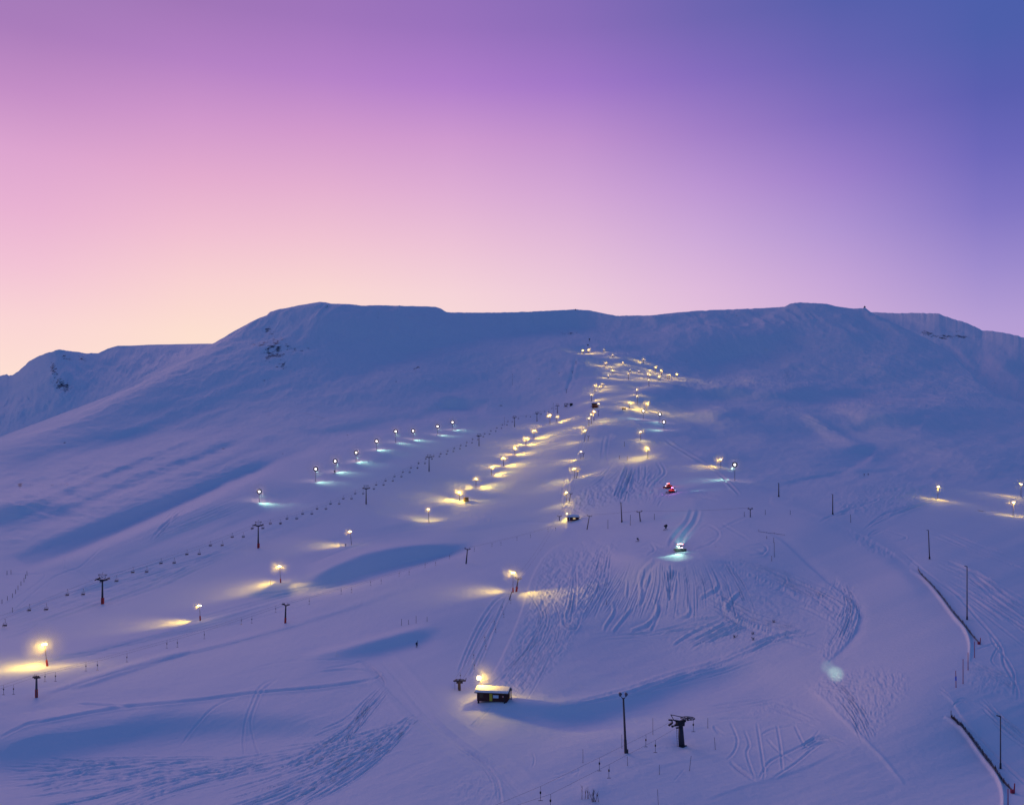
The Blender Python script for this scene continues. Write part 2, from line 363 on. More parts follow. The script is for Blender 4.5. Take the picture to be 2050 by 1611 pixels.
lnD = blur(lnD, 12, 16)
g0 = np.maximum(-np.gradient(lnD, axis=0), 0.0010)
def solve(G):
    """depth correction whose dip-wise gradient is -G, smooth across bearings (least squares, mirrored FFT)"""
    g = np.concatenate([G, -G[::-1]], 0); g = np.concatenate([g, g[:, ::-1]], 1)
    ky = np.fft.fftfreq(g.shape[0])[:, None] * 2 * np.pi; kx = np.fft.rfftfreq(g.shape[1])[None, :] * 2 * np.pi
    Gh = np.fft.rfft2(g)
    den = ky ** 2 + 1.5 * kx ** 2 + BETA
    return np.fft.irfft2(1j * ky * Gh / den, g.shape)[:H_, :W_]
BETA = (1 / 260.0) ** 2
gmin = 1.0 / (F * np.maximum(0.86 - (HZ - YY) / F, 0.25))
G1 = g0 * np.exp(M)
for _it in range(2):
    d1 = solve(G1 - g0)
    gg = -np.gradient(lnD + d1, axis=0)
    G1 = G1 + np.maximum(gmin * 1.15 - gg, 0) * 1.2
d1 = solve(G1 - g0)
l1 = (lnD + d1)[::-1]
l1 = np.maximum.accumulate(l1 - np.arange(H_)[:, None] * 0.0007, axis=0) + np.arange(H_)[:, None] * 0.0007
DD = np.exp(l1[::-1])                              # metres to the snow for every bearing and dip
HH = np.zeros((H_, W_))                            # fine relief in metres, added to the height
# ---------------------------------------------------------------- fine relief: tracks, ploughed and skied-out snow
PXw = (XX - 1025) / F * DD
def groove(pts, w, depth, berm=0.5, rough=0.0, sm=True):
    """a track pressed into the snow: w in view pixels, depth in metres"""
    P = smooth_pts(pts, 5) if sm else pts
    dp_ = depth * .95
    def prof(d, a):
        depth = dp_
        g = -depth * np.exp(-(d / w) ** 2) + depth * berm * (np.exp(-((d - 2.0 * w) / (0.9 * w)) ** 2) + np.exp(-((d + 2.0 * w) / (0.9 * w)) ** 2))
        if rough: g = g * (1 + rough * vnoise(a * 90, a * 0 + w))
        return g
    stamp(HH, P, prof, 5 * w)
def ledge(pts, w, h):                               # a drift with a sharp edge: raised above the line, falling below it
    stamp(HH, smooth_pts(pts), lambda d, a: h * np.where(d < 0, np.exp(-(d / (5 * w)) ** 2), np.exp(-(d / w) ** 2)), 12 * w)
def ridged(x, y, o=3):
    s = 0; a = 1.0
    for i in range(o):
        s = s + a * (1 - 2 * np.abs(vnoise(x * 1.9 ** i + 31 * i, y * 1.9 ** i + 7 * i))); a *= 0.6
    return s
def chop(poly, amp, wx, wy, shear, soft=5, seed=0):
    """skied-out snow: crossing ridges, wx/wy in view pixels, shear = sideways run per pixel down"""
    m = poly_mask(poly, soft)
    wx = wx * .62; wy = wy * .8; amp = amp * .72
    wv = 6 * fbm(XX / 40 + seed, YY / 40, 2)
    u = (XX + shear * YY + wv) / wx + seed; v = YY / wy + seed * 1.7
    t = ridged(u, v) * 0.6 + ridged((XX - (shear + 0.7) * YY) / (wx * 1.2) + 5 + seed, v * 0.8) * 0.5
    HH[...] += m * amp * t * (DD / 250.0)
R = random.Random(3)
def bundle(a, b, n, spread, w, depth, wig=4, berm=.5):
    """n roughly parallel tracks from polyline a (smoothed), each pushed sideways"""
    P = np.array([np.array(p, float) for p in smooth_pts(a, 3)])
    for k in range(n):
        o = R.uniform(-spread, spread); s0 = R.uniform(0, 0.45); s1 = R.uniform(0.55, 1)
        i0, i1 = int(s0 * (len(P) - 1)), int(s1 * (len(P) - 1)) + 1
        Q = P[i0:i1 + 1].copy()
        if len(Q) < 2: continue
        d = np.gradient(Q, axis=0); nrm = np.stack([-d[:, 1], d[:, 0]], 1); nrm /= np.linalg.norm(nrm, axis=1)[:, None] + 1e-9
        ph = R.uniform(0, 9)
        wob = np.array([math.sin(i * 0.7 + ph) * wig for i in range(len(Q))])
        Q = Q + nrm * (o + wob + np.linspace(0, b * R.uniform(-1, 1), len(Q)))[:, None]
        groove(Q, w * R.uniform(.7, 1.3), depth * R.uniform(.6, 1.3), berm, 0.4)

# chopped patches
chop([(1095,1112),(1180,1098),(1243,1082),(1222,1120),(1215,1150),(1192,1198),(1160,1255),(1130,1310),(1095,1350),(1040,1385),(1000,1408),(1002,1350),(1020,1300),(1045,1255),(1062,1200),(1080,1150)], 0.30, 9, 13, 0.45)
chop([(1225,1078),(1150,1100),(1100,1110),(1180,1085)], 0.3, 9, 8, 0.3, 3, 3)
chop([(1677,1158),(1700,1172),(1713,1192),(1724,1232),(1705,1275),(1672,1312),(1652,1330),(1640,1310),(1655,1270),(1658,1240),(1620,1218),(1600,1215),(1640,1180)], 0.26, 8, 15, 0.35, 5, 1)
chop([(1655,1352),(1740,1336),(1810,1345),(1822,1385),(1790,1405),(1775,1440),(1745,1480),(1725,1478),(1690,1440),(1650,1405),(1615,1378)], 0.22, 9, 9, -0.2, 6, 2)
chop([(1940,1335),(1990,1345),(2040,1370),(2040,1390),(1970,1392),(1940,1372)], 0.14, 6, 9, 0.2, 4, 5)
chop([(1500,1420),(1560,1400),(1600,1405),(1590,1425),(1500,1432)], 0.16, 10, 6, -0.1, 5, 6)
chop([(1240,960),(1300,930),(1330,960),(1320,1000),(1200,1010),(1160,1030),(1120,1015),(1160,985)], 0.28, 9, 9, 0.5, 6, 8)
chop([(1700,985),(1800,965),(1900,975),(1860,1000),(1730,1040),(1660,1020)], 0.22, 16, 6, 0.9, 8, 9)
chop([(1200,1560),(1250,1560),(1245,1590),(1210,1592)], 0.07, 5, 5, 0.3, 3, 10)
chop([(905,1560),(960,1545),(1000,1570),(1010,1611),(900,1611)], 0.16, 11, 9, 0.5, 8, 11)
chop([(0,1545),(150,1525),(330,1520),(520,1510),(650,1470),(740,1400),(800,1400),(870,1450),(820,1500),(700,1545),(520,1590),(380,1640),(0,1640)], 0.035, 22, 6, 1.6, 12, 12)
chop([(1430,1150),(1560,1150),(1640,1230),(1600,1270),(1500,1290),(1420,1270)], 0.10, 14, 9, 0.9, 16, 13)
chop([(1300,1280),(1420,1250),(1560,1255),(1620,1280),(1500,1310),(1400,1320),(1330,1310)], 0.10, 9, 12, 0.8, 14, 14)
chop([(60,1210),(260,1160),(480,1080),(600,1030),(700,990),(720,1005),(560,1070),(300,1175),(80,1235)], 0.16, 16, 7, 1.8, 8, 15)
chop([(110,1300),(260,1275),(420,1235),(560,1195),(700,1160),(720,1172),(500,1225),(260,1290)], 0.16, 18, 5, 2.0, 6, 16)
chop([(0,960),(300,890),(500,890),(520,960),(250,1030),(0,1100)], 0.35, 60, 14, 2.0, 20, 17)
chop([(1350,880),(1700,900),(2050,880),(2050,960),(1700,1000),(1400,960)], 0.25, 70, 14, 1.0, 25, 18)
chop([(0,1340),(90,1320),(110,1390),(0,1420)], 0.06, 20, 4, 1.5, 8, 19)

# ski lift trench between the near hut and the lower lamp
for pts in ([(918,1345),(940,1290),(965,1240),(990,1205),(1012,1190)], [(958,1330),(975,1290),(995,1240),(1012,1200)], [(930,1330),(960,1265),(985,1225)], [(940,1352),(968,1295),(990,1248)]):
    groove(pts, 2.0, .28, .6, .5)
groove([(930,1308),(960,1306),(975,1304)], 1.6, .2); groove([(945,1262),(975,1256)], 1.4, .2)
bundle([(1122,1030),(1128,1005),(1136,975),(1145,940)], 3, 6, 6, 1.3, .25, 1)
bundle([(1150,930),(1162,890),(1175,850)], 3, 3, 5, 1.2, .25, 1)
groove([(1152,716),(1148,740),(1140,765),(1134,786)], 3.0, 1.6, .2)
# long tracks, lower left
groove([(155,1409),(230,1412),(270,1413)], 1.5, .28); groove([(0,1476),(50,1452),(120,1438),(200,1423),(270,1413),(380,1403),(500,1388),(620,1378),(745,1362)], 2.1, .48)
groove([(42,1452),(90,1438),(120,1433)], 1.2, .12, 1); groove([(520,1386),(650,1376),(750,1358)], 1.4, .28)
groove([(745,1362),(760,1350),(755,1345),(700,1340),(640,1345)], 1.6, .3); groove([(755,1345),(725,1325),(700,1330),(640,1340)], 1.4, .14)
groove([(480,1393),(430,1415),(390,1455),(360,1495)], 1.8, .15); groove([(546,1360),(520,1375),(505,1405),(492,1440),(487,1480),(489,1512)], 1.8, .15)
groove([(556,1358),(528,1380),(512,1410),(502,1445),(508,1480),(520,1515)], 1.8, .15); groove([(500,1340),(560,1326),(640,1320),(700,1322)], 1.3, .12)
bundle([(700,1325),(735,1330),(765,1360),(762,1375)], 3, 4, 5, 1.2, .13, 1)
bundle([(775,1375),(740,1410),(700,1455),(660,1485),(600,1520),(540,1545)], 26, 17, 10, 1.0, .2, 2)
bundle([(850,1430),(800,1460),(740,1490),(650,1530),(540,1570),(400,1610)], 70, 50, 14, 1.0, .19, 3)
bundle([(620,1500),(480,1530),(340,1545),(200,1570),(0,1600)], 56, 42, 16, 1.1, .16, 4)
bundle([(330,1525),(200,1535),(100,1550),(0,1560)], 30, 28, 10, 1.1, .15, 3)
bundle([(1000,1395),(960,1440),(940,1460)], 3, 8, 4, 1.2, .07, 1)
# left side, tracks under the chairlift
groove([(0,1235),(60,1215),(150,1185),(200,1168),(280,1140),(330,1125),(420,1095)], 1.7, .26); groove([(0,1255),(60,1240),(150,1205),(250,1180),(360,1135),(480,1090)], 1.5, .22)
groove([(0,1245),(40,1210),(100,1160),(140,1142),(160,1135),(200,1100),(230,1078)], 1.5, .22); groove([(138,1100),(128,1120),(132,1138),(158,1145),(175,1160),(186,1168)], 1.3, .2)
groove([(0,1150),(50,1150),(90,1151),(60,1178),(0,1215)], 1.4, .2); groove([(0,1280),(50,1265),(80,1245),(130,1225)], 1.6, .2)
bundle([(0,1275),(150,1225),(300,1175),(420,1120),(500,1085)], 8, 12, 10, 1.3, .2, 2)
bundle([(300,1080),(330,1050),(360,1025),(400,1010)], 5, 24, 6, 1.2, .2, 3)
bundle([(120,1300),(260,1272),(420,1232),(560,1195),(680,1165),(900,1105),(1000,1085)], 10, 7, 6, 1.3, .2, 1)
bundle([(20,1335),(120,1318),(250,1300)], 5, 18, 4, 1.2, .1, 1)
bundle([(480,1195),(600,1180),(760,1140),(900,1105)], 5, 5, 4, 1.2, .18, 1)
bundle([(610,1130),(650,1118),(700,1100),(790,1075)], 4, 5, 5, 1.2, .2, 1)
groove([(640,1085),(740,1074),(860,1056),(980,1046),(1120,1046)], 1.6, .25); groove([(880,1068),(980,1058),(1060,1046)], 1.3, .2)
groove([(840,1005),(900,1008),(935,1018),(905,1026),(870,1040)], 1.2, .2)
chop([(940,1030),(985,1028),(1000,1040),(950,1048)], .2, 8, 6, .2, 3, 21)
ledge([(140,1378),(180,1370),(230,1352),(300,1330),(380,1305)], 2.2, .5)
# groomer trails round the middle
for dx in (-7, 7):
    groove([(1392 + dx, 1020), (1383 + dx * 1.1, 1045), (1362 + dx * 1.3, 1070), (1350 + dx * 1.6, 1092)], 3.2, .5, .5)
    groove([(1318 + dx * .6, 925), (1328 + dx * .6, 945), (1312 + dx * .7, 962), (1300 + dx * .8, 975)], 2.0, .5, .4)
    groove([(1215 + dx * .7, 870), (1210 + dx * .7, 900), (1208 + dx * .8, 925)], 1.6, .4, .4)
    groove([(1262 + dx * .7, 930), (1252 + dx * .7, 955), (1262 + dx * .8, 975), (1250 + dx * .8, 990)], 1.6, .4, .4)
    groove([(1287 + dx * .9, 930), (1285 + dx * .9, 965)], 1.6, .5, .3, sm=False)
bundle([(1262,935),(1240,1000)], 8, 50, 8, 1.5, .3, 2)
bundle([(1310,1010),(1330,990),(1400,985),(1440,990)], 6, 14, 8, 1.5, .3, 2)
# ploughed ridges on the mound
for pts, w, d in (([(1281,1150),(1283,1185),(1278,1212)],3,.55),([(1256,1162),(1253,1195)],2,.3),([(1338,1130),(1340,1165),(1338,1200)],2.2,.45),([(1302,1148),(1290,1175),(1284,1205)],3,.5),
        ([(1310,1122),(1290,1140),(1283,1160)],4,.6),([(1225,1205),(1228,1225),(1212,1250),(1208,1262)],2.5,.4),([(1265,1215),(1240,1245),(1225,1265)],2.5,.4),
        ([(1300,1200),(1318,1210),(1300,1245),(1262,1262)],3,.5),([(1310,1200),(1316,1225),(1300,1262)],2.4,.4),([(1375,1200),(1380,1225),(1362,1235),(1350,1220)],3,.4),
        ([(1425,1150),(1435,1175),(1400,1195)],3,.5),([(1440,1130),(1500,1150),(1560,1175),(1620,1205)],4,.6),([(1430,1120),(1500,1132),(1600,1165),(1655,1182)],2.5,.4),
        ([(1420,1190),(1450,1205),(1460,1225),(1500,1250),(1560,1265)],5,.7),([(1465,1200),(1455,1215),(1480,1240),(1520,1255)],4,.6),([(1480,1185),(1462,1205),(1480,1230)],3,.5),
        ([(1500,1190),(1530,1200),(1560,1225)],3,.5),([(1370,1240),(1450,1235),(1520,1262),(1640,1300)],2.5,.4),([(1600,1200),(1575,1180),(1520,1165)],3,.5),
        ([(1330,1265),(1380,1255),(1440,1260)],2,.35),([(1345,1290),(1390,1262),(1440,1240)],2,.4)):
    groove(pts, w, d * -0.7, .45, .4); groove([(x + 3, y + 3) for x, y in pts], w, d * .5, .2, .3)
bundle([(1380,1290),(1440,1270),(1500,1240)], 14, 30, 10, 1.6, .25, 2, .6)
bundle([(1500,1300),(1560,1275),(1630,1262)], 10, 16, 8, 1.5, .22, 1)
bundle([(1130,1412),(1250,1388),(1350,1358),(1450,1330),(1560,1285)], 16, 12, 8, 1.7, .18, 2)
bundle([(1340,1200),(1342,1140)], 12, 26, 5, 1.2, .22, 1); bundle([(1150,1130),(1148,1180),(1135,1245)], 9, 12, 5, 1.5, .25, 1)
bundle([(1128,1225),(1130,1250),(1150,1258),(1158,1240)], 4, 6, 3, 1.5, .25, 1)
for pts in ([(1410,1085),(1440,1070),(1420,1052),(1400,1060)],[(1390,1100),(1420,1090),(1445,1070)],[(1280,1095),(1300,1088),(1310,1100),(1295,1112)],[(1300,1085),(1320,1095)],
            [(1460,1095),(1480,1100),(1520,1110),(1535,1100),(1525,1090),(1490,1095)],[(1500,1095),(1530,1108),(1500,1112)],[(1530,1138),(1572,1158),(1565,1175),(1545,1185)],[(1540,1185),(1600,1200)],
            [(1440,1060),(1470,1045),(1495,1035)],[(1445,1048),(1500,1080)],[(1480,1200),(1600,1215),(1655,1240)],[(1500,1150),(1520,1160)]):
    groove(pts, 1.8, .22, .6)
bundle([(1350,1090),(1320,1100),(1280,1100)], 5, 8, 4, 1.5, .2, 1)
for x0_ in list(range(1235, 1330, 9)) + list(range(1330, 1470, 13)):
    d_ = R.uniform(-1, 1)
    bundle([(x0_, 1128 + d_ * 8), (x0_ + (x0_ - 1345) * .25, 1175), (x0_ + (x0_ - 1345) * .55 - 10, 1235 + d_ * 12)], 2, 5, 5, 1.0, .14, 1.6)
bundle([(1440,1120),(1520,1140),(1620,1180),(1690,1220)], 18, 26, 8, 1.1, .2, 2); bundle([(1420,1195),(1500,1240),(1600,1262)], 18, 30, 14, 1.1, .2, 3)
bundle([(1180,1275),(1300,1270),(1420,1255),(1540,1262)], 16, 22, 10, 1.1, .14, 3); bundle([(1060,1160),(1100,1240),(1060,1330),(1010,1395)], 26, 38, 20, 1.0, .13, 2)
bundle([(1215,1100),(1200,1160),(1170,1230)], 18, 34, 16, 1.0, .15, 2); bundle([(1690,1170),(1705,1220),(1670,1300)], 18, 18, 10, 1.0, .13, 2)
bundle([(1640,1365),(1720,1380),(1800,1370)], 16, 24, 14, 1.0, .10, 2); bundle([(1660,1360),(1710,1420),(1740,1480)], 12, 26, 14, 1.0, .10, 2)
bundle([(300,1075),(400,1040),(500,1000)], 10, 20, 14, 1.0, .2, 2); bundle([(0,1240),(140,1190),(300,1140),(460,1090)], 16, 22, 12, 1.0, .18, 2)
bundle([(80,1335),(260,1290),(460,1245),(640,1195),(800,1150)], 16, 9, 5, 1.0, .16, 1); bundle([(90,1392),(260,1340),(460,1288),(640,1240)], 8, 5, 4, 1.0, .14, 1)
bundle([(1930,1330),(1990,1350),(2050,1380)], 12, 18, 10, 1.0, .1, 2); bundle([(1330,1110),(1420,1100),(1520,1110)], 14, 18, 10, 1.0, .14, 3)
bundle([(1240,930),(1260,960),(1230,1000)], 14, 34, 14, 1.0, .2, 2); bundle([(1150,990),(1200,970),(1240,930)], 10, 20, 12, 1.0, .2, 2)
# edges of the groomed lanes
ledge([(1500,1052),(1560,1075),(1610,1120),(1660,1165),(1705,1200),(1722,1240),(1700,1285),(1655,1330)], 2.5, -.34)
ledge([(1180,1075),(1110,1098),(1070,1150),(1040,1240),(1000,1330),(975,1365)], 2.5, .26)
ledge([(720,1318),(770,1370),(830,1430),(900,1490)], 2.5, -.2); ledge([(1885,1385),(1905,1402),(1930,1440),(1960,1470)], 2.2, .16)
# right-hand side
groove([(1330,878),(1370,905),(1420,935),(1440,950),(1480,990)], 1.8, .9, .8); groove([(1370,905),(1400,928),(1430,945)], 1.2, .5)
ledge([(1540,1006),(1600,1020),(1680,1050),(1760,1090),(1820,1130)], 3, .6)
chop([(1690,1060),(1740,1080),(1800,1115),(1780,1118),(1720,1092)], .22, 9, 5, -1.2, 3, 22)
stamp(HH, smooth_pts([(1822,1140),(1850,1160),(1880,1195),(1910,1235),(1932,1262),(1942,1290),(1940,1325)]), lambda d, a: .55 * np.exp(-(d / 3.0) ** 2), 12)
stamp(HH, smooth_pts([(1890,1435),(1925,1460),(1965,1515),(1995,1555),(2008,1590),(2008,1640)]), lambda d, a: .5 * np.exp(-(d / 3.5) ** 2), 14)
groove([(1880,1160),(1920,1195),(1950,1230),(1985,1270),(2005,1300),(2010,1330),(2035,1375),(2038,1400)], 2.0, .22); groove([(1982,1270),(1990,1290),(2015,1320),(2030,1350),(2030,1390)], 1.8, .18)
groove([(1890,1440),(1950,1470),(2000,1520),(2060,1575)], 2.2, .2); groove([(1800,1100),(1860,1150),(1950,1215),(2060,1300)], 1.6, .2)
bundle([(1880,1125),(1940,1150),(2000,1190),(2080,1240)], 12, 26, 12, 1.5, .2, 3); bundle([(1900,1160),(1980,1210),(2070,1275)], 8, 16, 10, 1.6, .2, 2)
bundle([(1960,1400),(2010,1450),(2080,1500)], 7, 20, 10, 1.5, .14, 2); bundle([(1940,1330),(1990,1345),(2030,1365)], 4, 10, 5, 1.4, .13, 2)
groove([(1955,1300),(2000,1285),(2005,1283)], 1.4, .14); groove([(2004,1286),(1985,1320),(1998,1335)], 1.4, .14)
bundle([(1900,1420),(1925,1400),(1950,1410)], 3, 6, 3, 1.2, .1, 1); bundle([(1880,1380),(1900,1395)], 3, 3, 3, 1.2, .1, 1)
groove([(1780,1055),(1740,1075),(1760,1060),(1815,1075),(1785,1085)], 1.4, .25); groove([(1730,1060),(1770,1030),(1820,1015)], 1.5, .25)
bundle([(1740,1050),(1780,1030),(1850,1005),(1900,985)], 6, 12, 6, 1.5, .22, 2); bundle([(1640,1040),(1700,1020),(1760,1000)], 5, 16, 6, 1.3, .2, 2)
bundle([(1850,1050),(1950,1090),(2060,1130)], 5, 18, 14, 1.3, .16, 2); groove([(1600,830),(1650,850),(1668,862)], 1.4, .8)
# lower right: tracks at the wheel station
for pts in ([(1462,1445),(1476,1480),(1470,1505),(1455,1520)],[(1490,1460),(1500,1490),(1495,1510),(1512,1560)],[(1515,1445),(1522,1490),(1530,1545),(1528,1560)],[(1555,1450),(1562,1490),(1566,1530),(1568,1545)],
            [(1520,1560),(1540,1525),(1580,1505),(1625,1480),(1640,1460)],[(1548,1558),(1590,1530),(1640,1490),(1660,1490)],[(1535,1478),(1560,1505),(1590,1525)],[(1590,1450),(1610,1490),(1625,1500)],
            [(1380,1435),(1420,1440),(1500,1438),(1600,1445),(1635,1455)],[(1440,1470),(1430,1455),(1450,1470),(1475,1470)],[(1525,1470),(1545,1460),(1590,1452)]):
    groove(pts, 1.9, .13, .5, .3)
bundle([(1540,1410),(1600,1430),(1640,1450)], 6, 14, 8, 1.6, .09, 2); bundle([(1400,1420),(1500,1405),(1560,1400)], 7, 16, 12, 1.4, .08, 2)
bundle([(1600,1500),(1640,1480),(1690,1490)], 5, 16, 6, 1.6, .1, 2); bundle([(1455,1520),(1480,1540),(1512,1562)], 3, 3, 2, 2.0, .14, 1)
ledge([(1410,1600),(1500,1570),(1600,1540),(1680,1500)], 3, .14)
stamp(HH, smooth_pts([(1600,1375),(1650,1420),(1700,1470),(1760,1530),(1800,1580)]), lambda d, a: .18 * np.exp(-((d + 14) / 3.5) ** 2) - .1 * np.exp(-(d / 20) ** 2), 60)
groove([(1085,1540),(1150,1555),(1160,1530)], 1.2, .05); bundle([(1100,1560),(1140,1550),(1170,1540)], 3, 6, 4, 1.8, .08, 1)
groove([(1065,1505),(1070,1520),(1066,1535)], 1.4, .08); groove([(1350,1562),(1370,1540)], 1.3, .06)
# the worn lane past the hut
stamp(HH, smooth_pts([(740,1310),(800,1370),(860,1440),(940,1500),(1020,1560),(1080,1620)]), lambda d, a: -.25 * np.exp(-(d / 22) ** 2) + .12 * np.exp(-((np.abs(d) - 34) / 6) ** 2), 90)
bundle([(760,1320),(830,1400),(900,1470),(1000,1545),(1060,1611)], 5, 14, 4, 2.5, .05, 1)
bundle([(900,1480),(960,1520),(990,1560),(1000,1611)], 4, 10, 5, 2, .08, 1)
# heap of snow under the station and hollows round lamp feet are built from the same layer
def hollow(px, py, r, h): stamp(HH, [(px - .6, py), (px + .6, py)], lambda d, a: h * np.exp(-(d / r) ** 2), 3 * r, False)
hollow(1365, 1489, 16, -.35); hollow(920, 1377, 12, -.4); hollow(1185, 1580, 22, .35)
PISTE = np.clip(sum(poly_mask(p_, 10) for p_ in (
    [(850,1075),(900,1000),(960,945),(1050,870),(1110,835),(1150,800),(1190,750),(1300,755),(1350,765),(1290,830),(1190,870),(1165,960),(1140,1045)],
    [(-100,1290),(300,1165),(560,1075),(850,1010),(900,1080),(600,1200),(300,1290),(-100,1420)],
    [(1490,1020),(1600,1020),(1750,1090),(1860,1180),(1935,1300),(1890,1400),(1990,1560),(2000,1699),(1780,1699),(1850,1500),(1740,1330),(1730,1230),(1700,1170),(1600,1080)],
    [(720,1300),(860,1270),(960,1200),(1000,1210),(930,1340),(1000,1430),(1060,1500),(1200,1699),(960,1699),(840,1440)])), 0, 1)
# smaller natural ripples
near = np.clip((YY - 880) / 300, 0, 1)
QUIET = 1 - .8 * PISTE
HH += QUIET * (0.05 * fbm(PXw / 6 + DD / 14, DD / 9, 4) + 0.022 * ridged(PXw / 2.6, DD / 6 + PXw / 9) + 0.03 * near * ridged(PXw / 9 + .4 * fbm(PXw / 9, DD / 9, 2), DD / 3.2 - PXw / 5, 3)) * (DD / 250.0) ** 0.6
far = np.clip((960 - YY) / 200, 0, 1)
HH += QUIET * (far * 2.2 * fbm(PXw / 50 + 3, DD / 70, 6, .6) + far * (0.5 * ridged(PXw / 16, DD / 26 + PXw / 40)))
front = np.clip((700 - YY) / 60, 0, 1)
HH += front * 4.5 * ridged(PXw / 75 + .2 * fbm(PXw / 40, DD / 90, 2), DD / 260, 3)
HH *= np.clip((YY - EDGE[None, :]) / 6.0, 0, 1)

# rock showing through: strength per place
ROCK = np.zeros((H_, W_))
def rock(cx, cy, rx, ry, amp, rot=0):
    c, s = math.cos(math.radians(rot)), math.sin(math.radians(rot)); X = XX - cx; Y = YY - cy
    ROCK[...] = np.maximum(ROCK, 1.0 * amp * np.exp(-(((X * c + Y * s) / (rx * 1.35)) ** 2 + ((-X * s + Y * c) / (ry * 1.25)) ** 2) ** 1.4))
rock(548, 700, 22, 30, .92, 20); rock(520, 691, 24, 8, .82); rock(578, 696, 34, 9, .78, 15); rock(540, 662, 20, 12, .80); rock(560, 728, 18, 14, .80, 40); rock(590, 712, 20, 8, .72, 40); rock(620, 697, 10, 5, .7); rock(663, 677, 8, 6, .66)
rock(757, 637, 3, 7, .8); rock(655, 618, 10, 4, .6); rock(585, 678, 8, 5, .6); rock(560, 816, 10, 3, .6, 20); rock(528, 762, 4, 6, .6)
rock(1140, 669, 22, 2, .8); rock(835, 737, 14, 5, .6, -20); rock(873, 728, 8, 2, .7); rock(895, 754, 8, 3, .62); rock(985, 783, 6, 5, .66); rock(848, 802, 5, 3, .6)
rock(1120, 745, 12, 2.5, .75); rock(1080, 759, 3, 2, .9); rock(1092, 725, 5, 2, .66); rock(1330, 764, 14, 4, .7); rock(1315, 770, 12, 4, .7, -10); rock(1410, 773, 8, 3, .72); rock(1420, 775, 4, 2, .8)
rock(1400, 784, 6, 4, .6); rock(1475, 770, 3, 2, .7); rock(1470, 631, 26, 4, .62); rock(1690, 660, 8, 3, .5); rock(1990, 775, 8, 10, .8, 40); rock(1865, 667, 26, 7, .9, 20)
rock(130, 884, 3, 2, .9); rock(404, 885, 3, 2, .9); rock(448, 898, 6, 2, .72); rock(40, 972, 5, 8, .85); rock(63, 970, 8, 5, .72); rock(105, 973, 5, 2, .8); rock(75, 978, 6, 3, .7); rock(104, 1013, 4, 2, .85)
rock(38, 1008, 12, 4, .7, -30); rock(285, 1011, 5, 2, .7); rock(172, 1017, 5, 2, .66); rock(695, 871, 3, 2, .8); rock(585, 868, 4, 2, .7); rock(566, 908, 5, 2.5, .8, 20); rock(355, 908, 5, 4, .62); rock(385, 879, 8, 5, .6)
rock(1000, 805, 40, 20, .47); rock(1290, 1213, 3, 1.5, .9); rock(1336, 1213, 3, 1.6, .95); rock(1412, 1203, 3, 1.5, .9); rock(1452, 1254, 3, 2, .9); rock(1456, 1068, 5, 1.5, .8); rock(1433, 1094, 3, 1.5, .95); rock(1453, 1090, 2.6, 1.5, .95)
rock(1698, 891, 3, 1.5, .8); rock(1552, 1181, 12, 4, .7); rock(1545, 1245, 3, 2, .8); rock(1965, 1023, 16, 1.6, .85, 4); rock(1500, 770, 60, 3, .5); rock(600, 740, 100, 40, .4)
rock(1350, 775, 60, 6, .5); rock(120, 975, 140, 60, .42); rock(1325, 760, 20, 3, .6); rock(820, 770, 120, 40, .43)

# ---------------------------------------------------------------- vertices of the sheet
def bil(A, px, py):
    x = np.clip(px - PX0, 0, W_ - 1.001); y = np.clip(py - PY0, 0, H_ - 1.001)
    x0 = x.astype(int); y0 = y.astype(int); tx = x - x0; ty = y - y0
    return (A[y0, x0] * (1 - tx) + A[y0, x0 + 1] * tx) * (1 - ty) + (A[y0 + 1, x0] * (1 - tx) + A[y0 + 1, x0 + 1] * tx) * ty
def at(px, py, lift=0.0):
    """the point of the snow seen at (px, py) of the photograph"""
    a = np.array([float(px)]); b = np.array([float(py)])
    d = float(bil(DD, a, b)[0]); h = float(bil(HH, a, b)[0])
    return Vector(((px - 1025) / F * d, d, (HZ - py) / F * d + h + lift))
STEP = 1.5
inner = np.arange(-40, 2091, STEP)
outl = -40 - np.cumsum(np.geomspace(2, 60, 40)); outr = 2090 + np.cumsum(np.geomspace(2, 60, 40))
colx = np.concatenate([outl[::-1], inner, outr])
nc = len(colx); cc = np.clip(colx, PX0 + 2, PX1 - 2)
s1 = np.interp(cc, GX, EDGE)
YB = 1690.0
nr_main = int((YB - 610) / STEP)
tt = np.linspace(0, 1, nr_main)[:, None]
tt = 1 - (1 - tt) ** 1.0
py_m = YB + (s1[None, :] - YB) * tt
px_m = np.broadcast_to(cc[None, :], py_m.shape)
D_m = bil(DD, px_m, py_m); H_m = bil(HH, px_m, py_m)
Z_m = (HZ - py_m) / F * D_m + H_m
R_m = bil(ROCK, px_m, py_m)
# towards and past the drone
D0 = D_m[0]; slope = (Z_m[3] - Z_m[0]) / (D_m[3] - D_m[0] + 1e-6); slope = blur(slope[None, :], 0, 60)[0]
nn = 60
k = np.linspace(0, 1, nn)[:, None]
D_n = -60 + (D0[None, :] + 60) * k; D_n = D_n[:-1]
Z_n = Z_m[0][None, :] - (D0[None, :] - D_n) * 0.12 + 0.4 * fbm(colx[None, :] / 60 + D_n / 30, D_n / 25, 3)
w = np.clip((D0[None, :] - D_n) / 12, 0, 1); Z_n = Z_n - 0.4 * fbm(colx[None, :] / 60 + D_n / 30, D_n / 25, 3) * (1 - w)
Xn = (colx[None, :] - 1025) / F * D0[None, :] * np.ones_like(D_n)
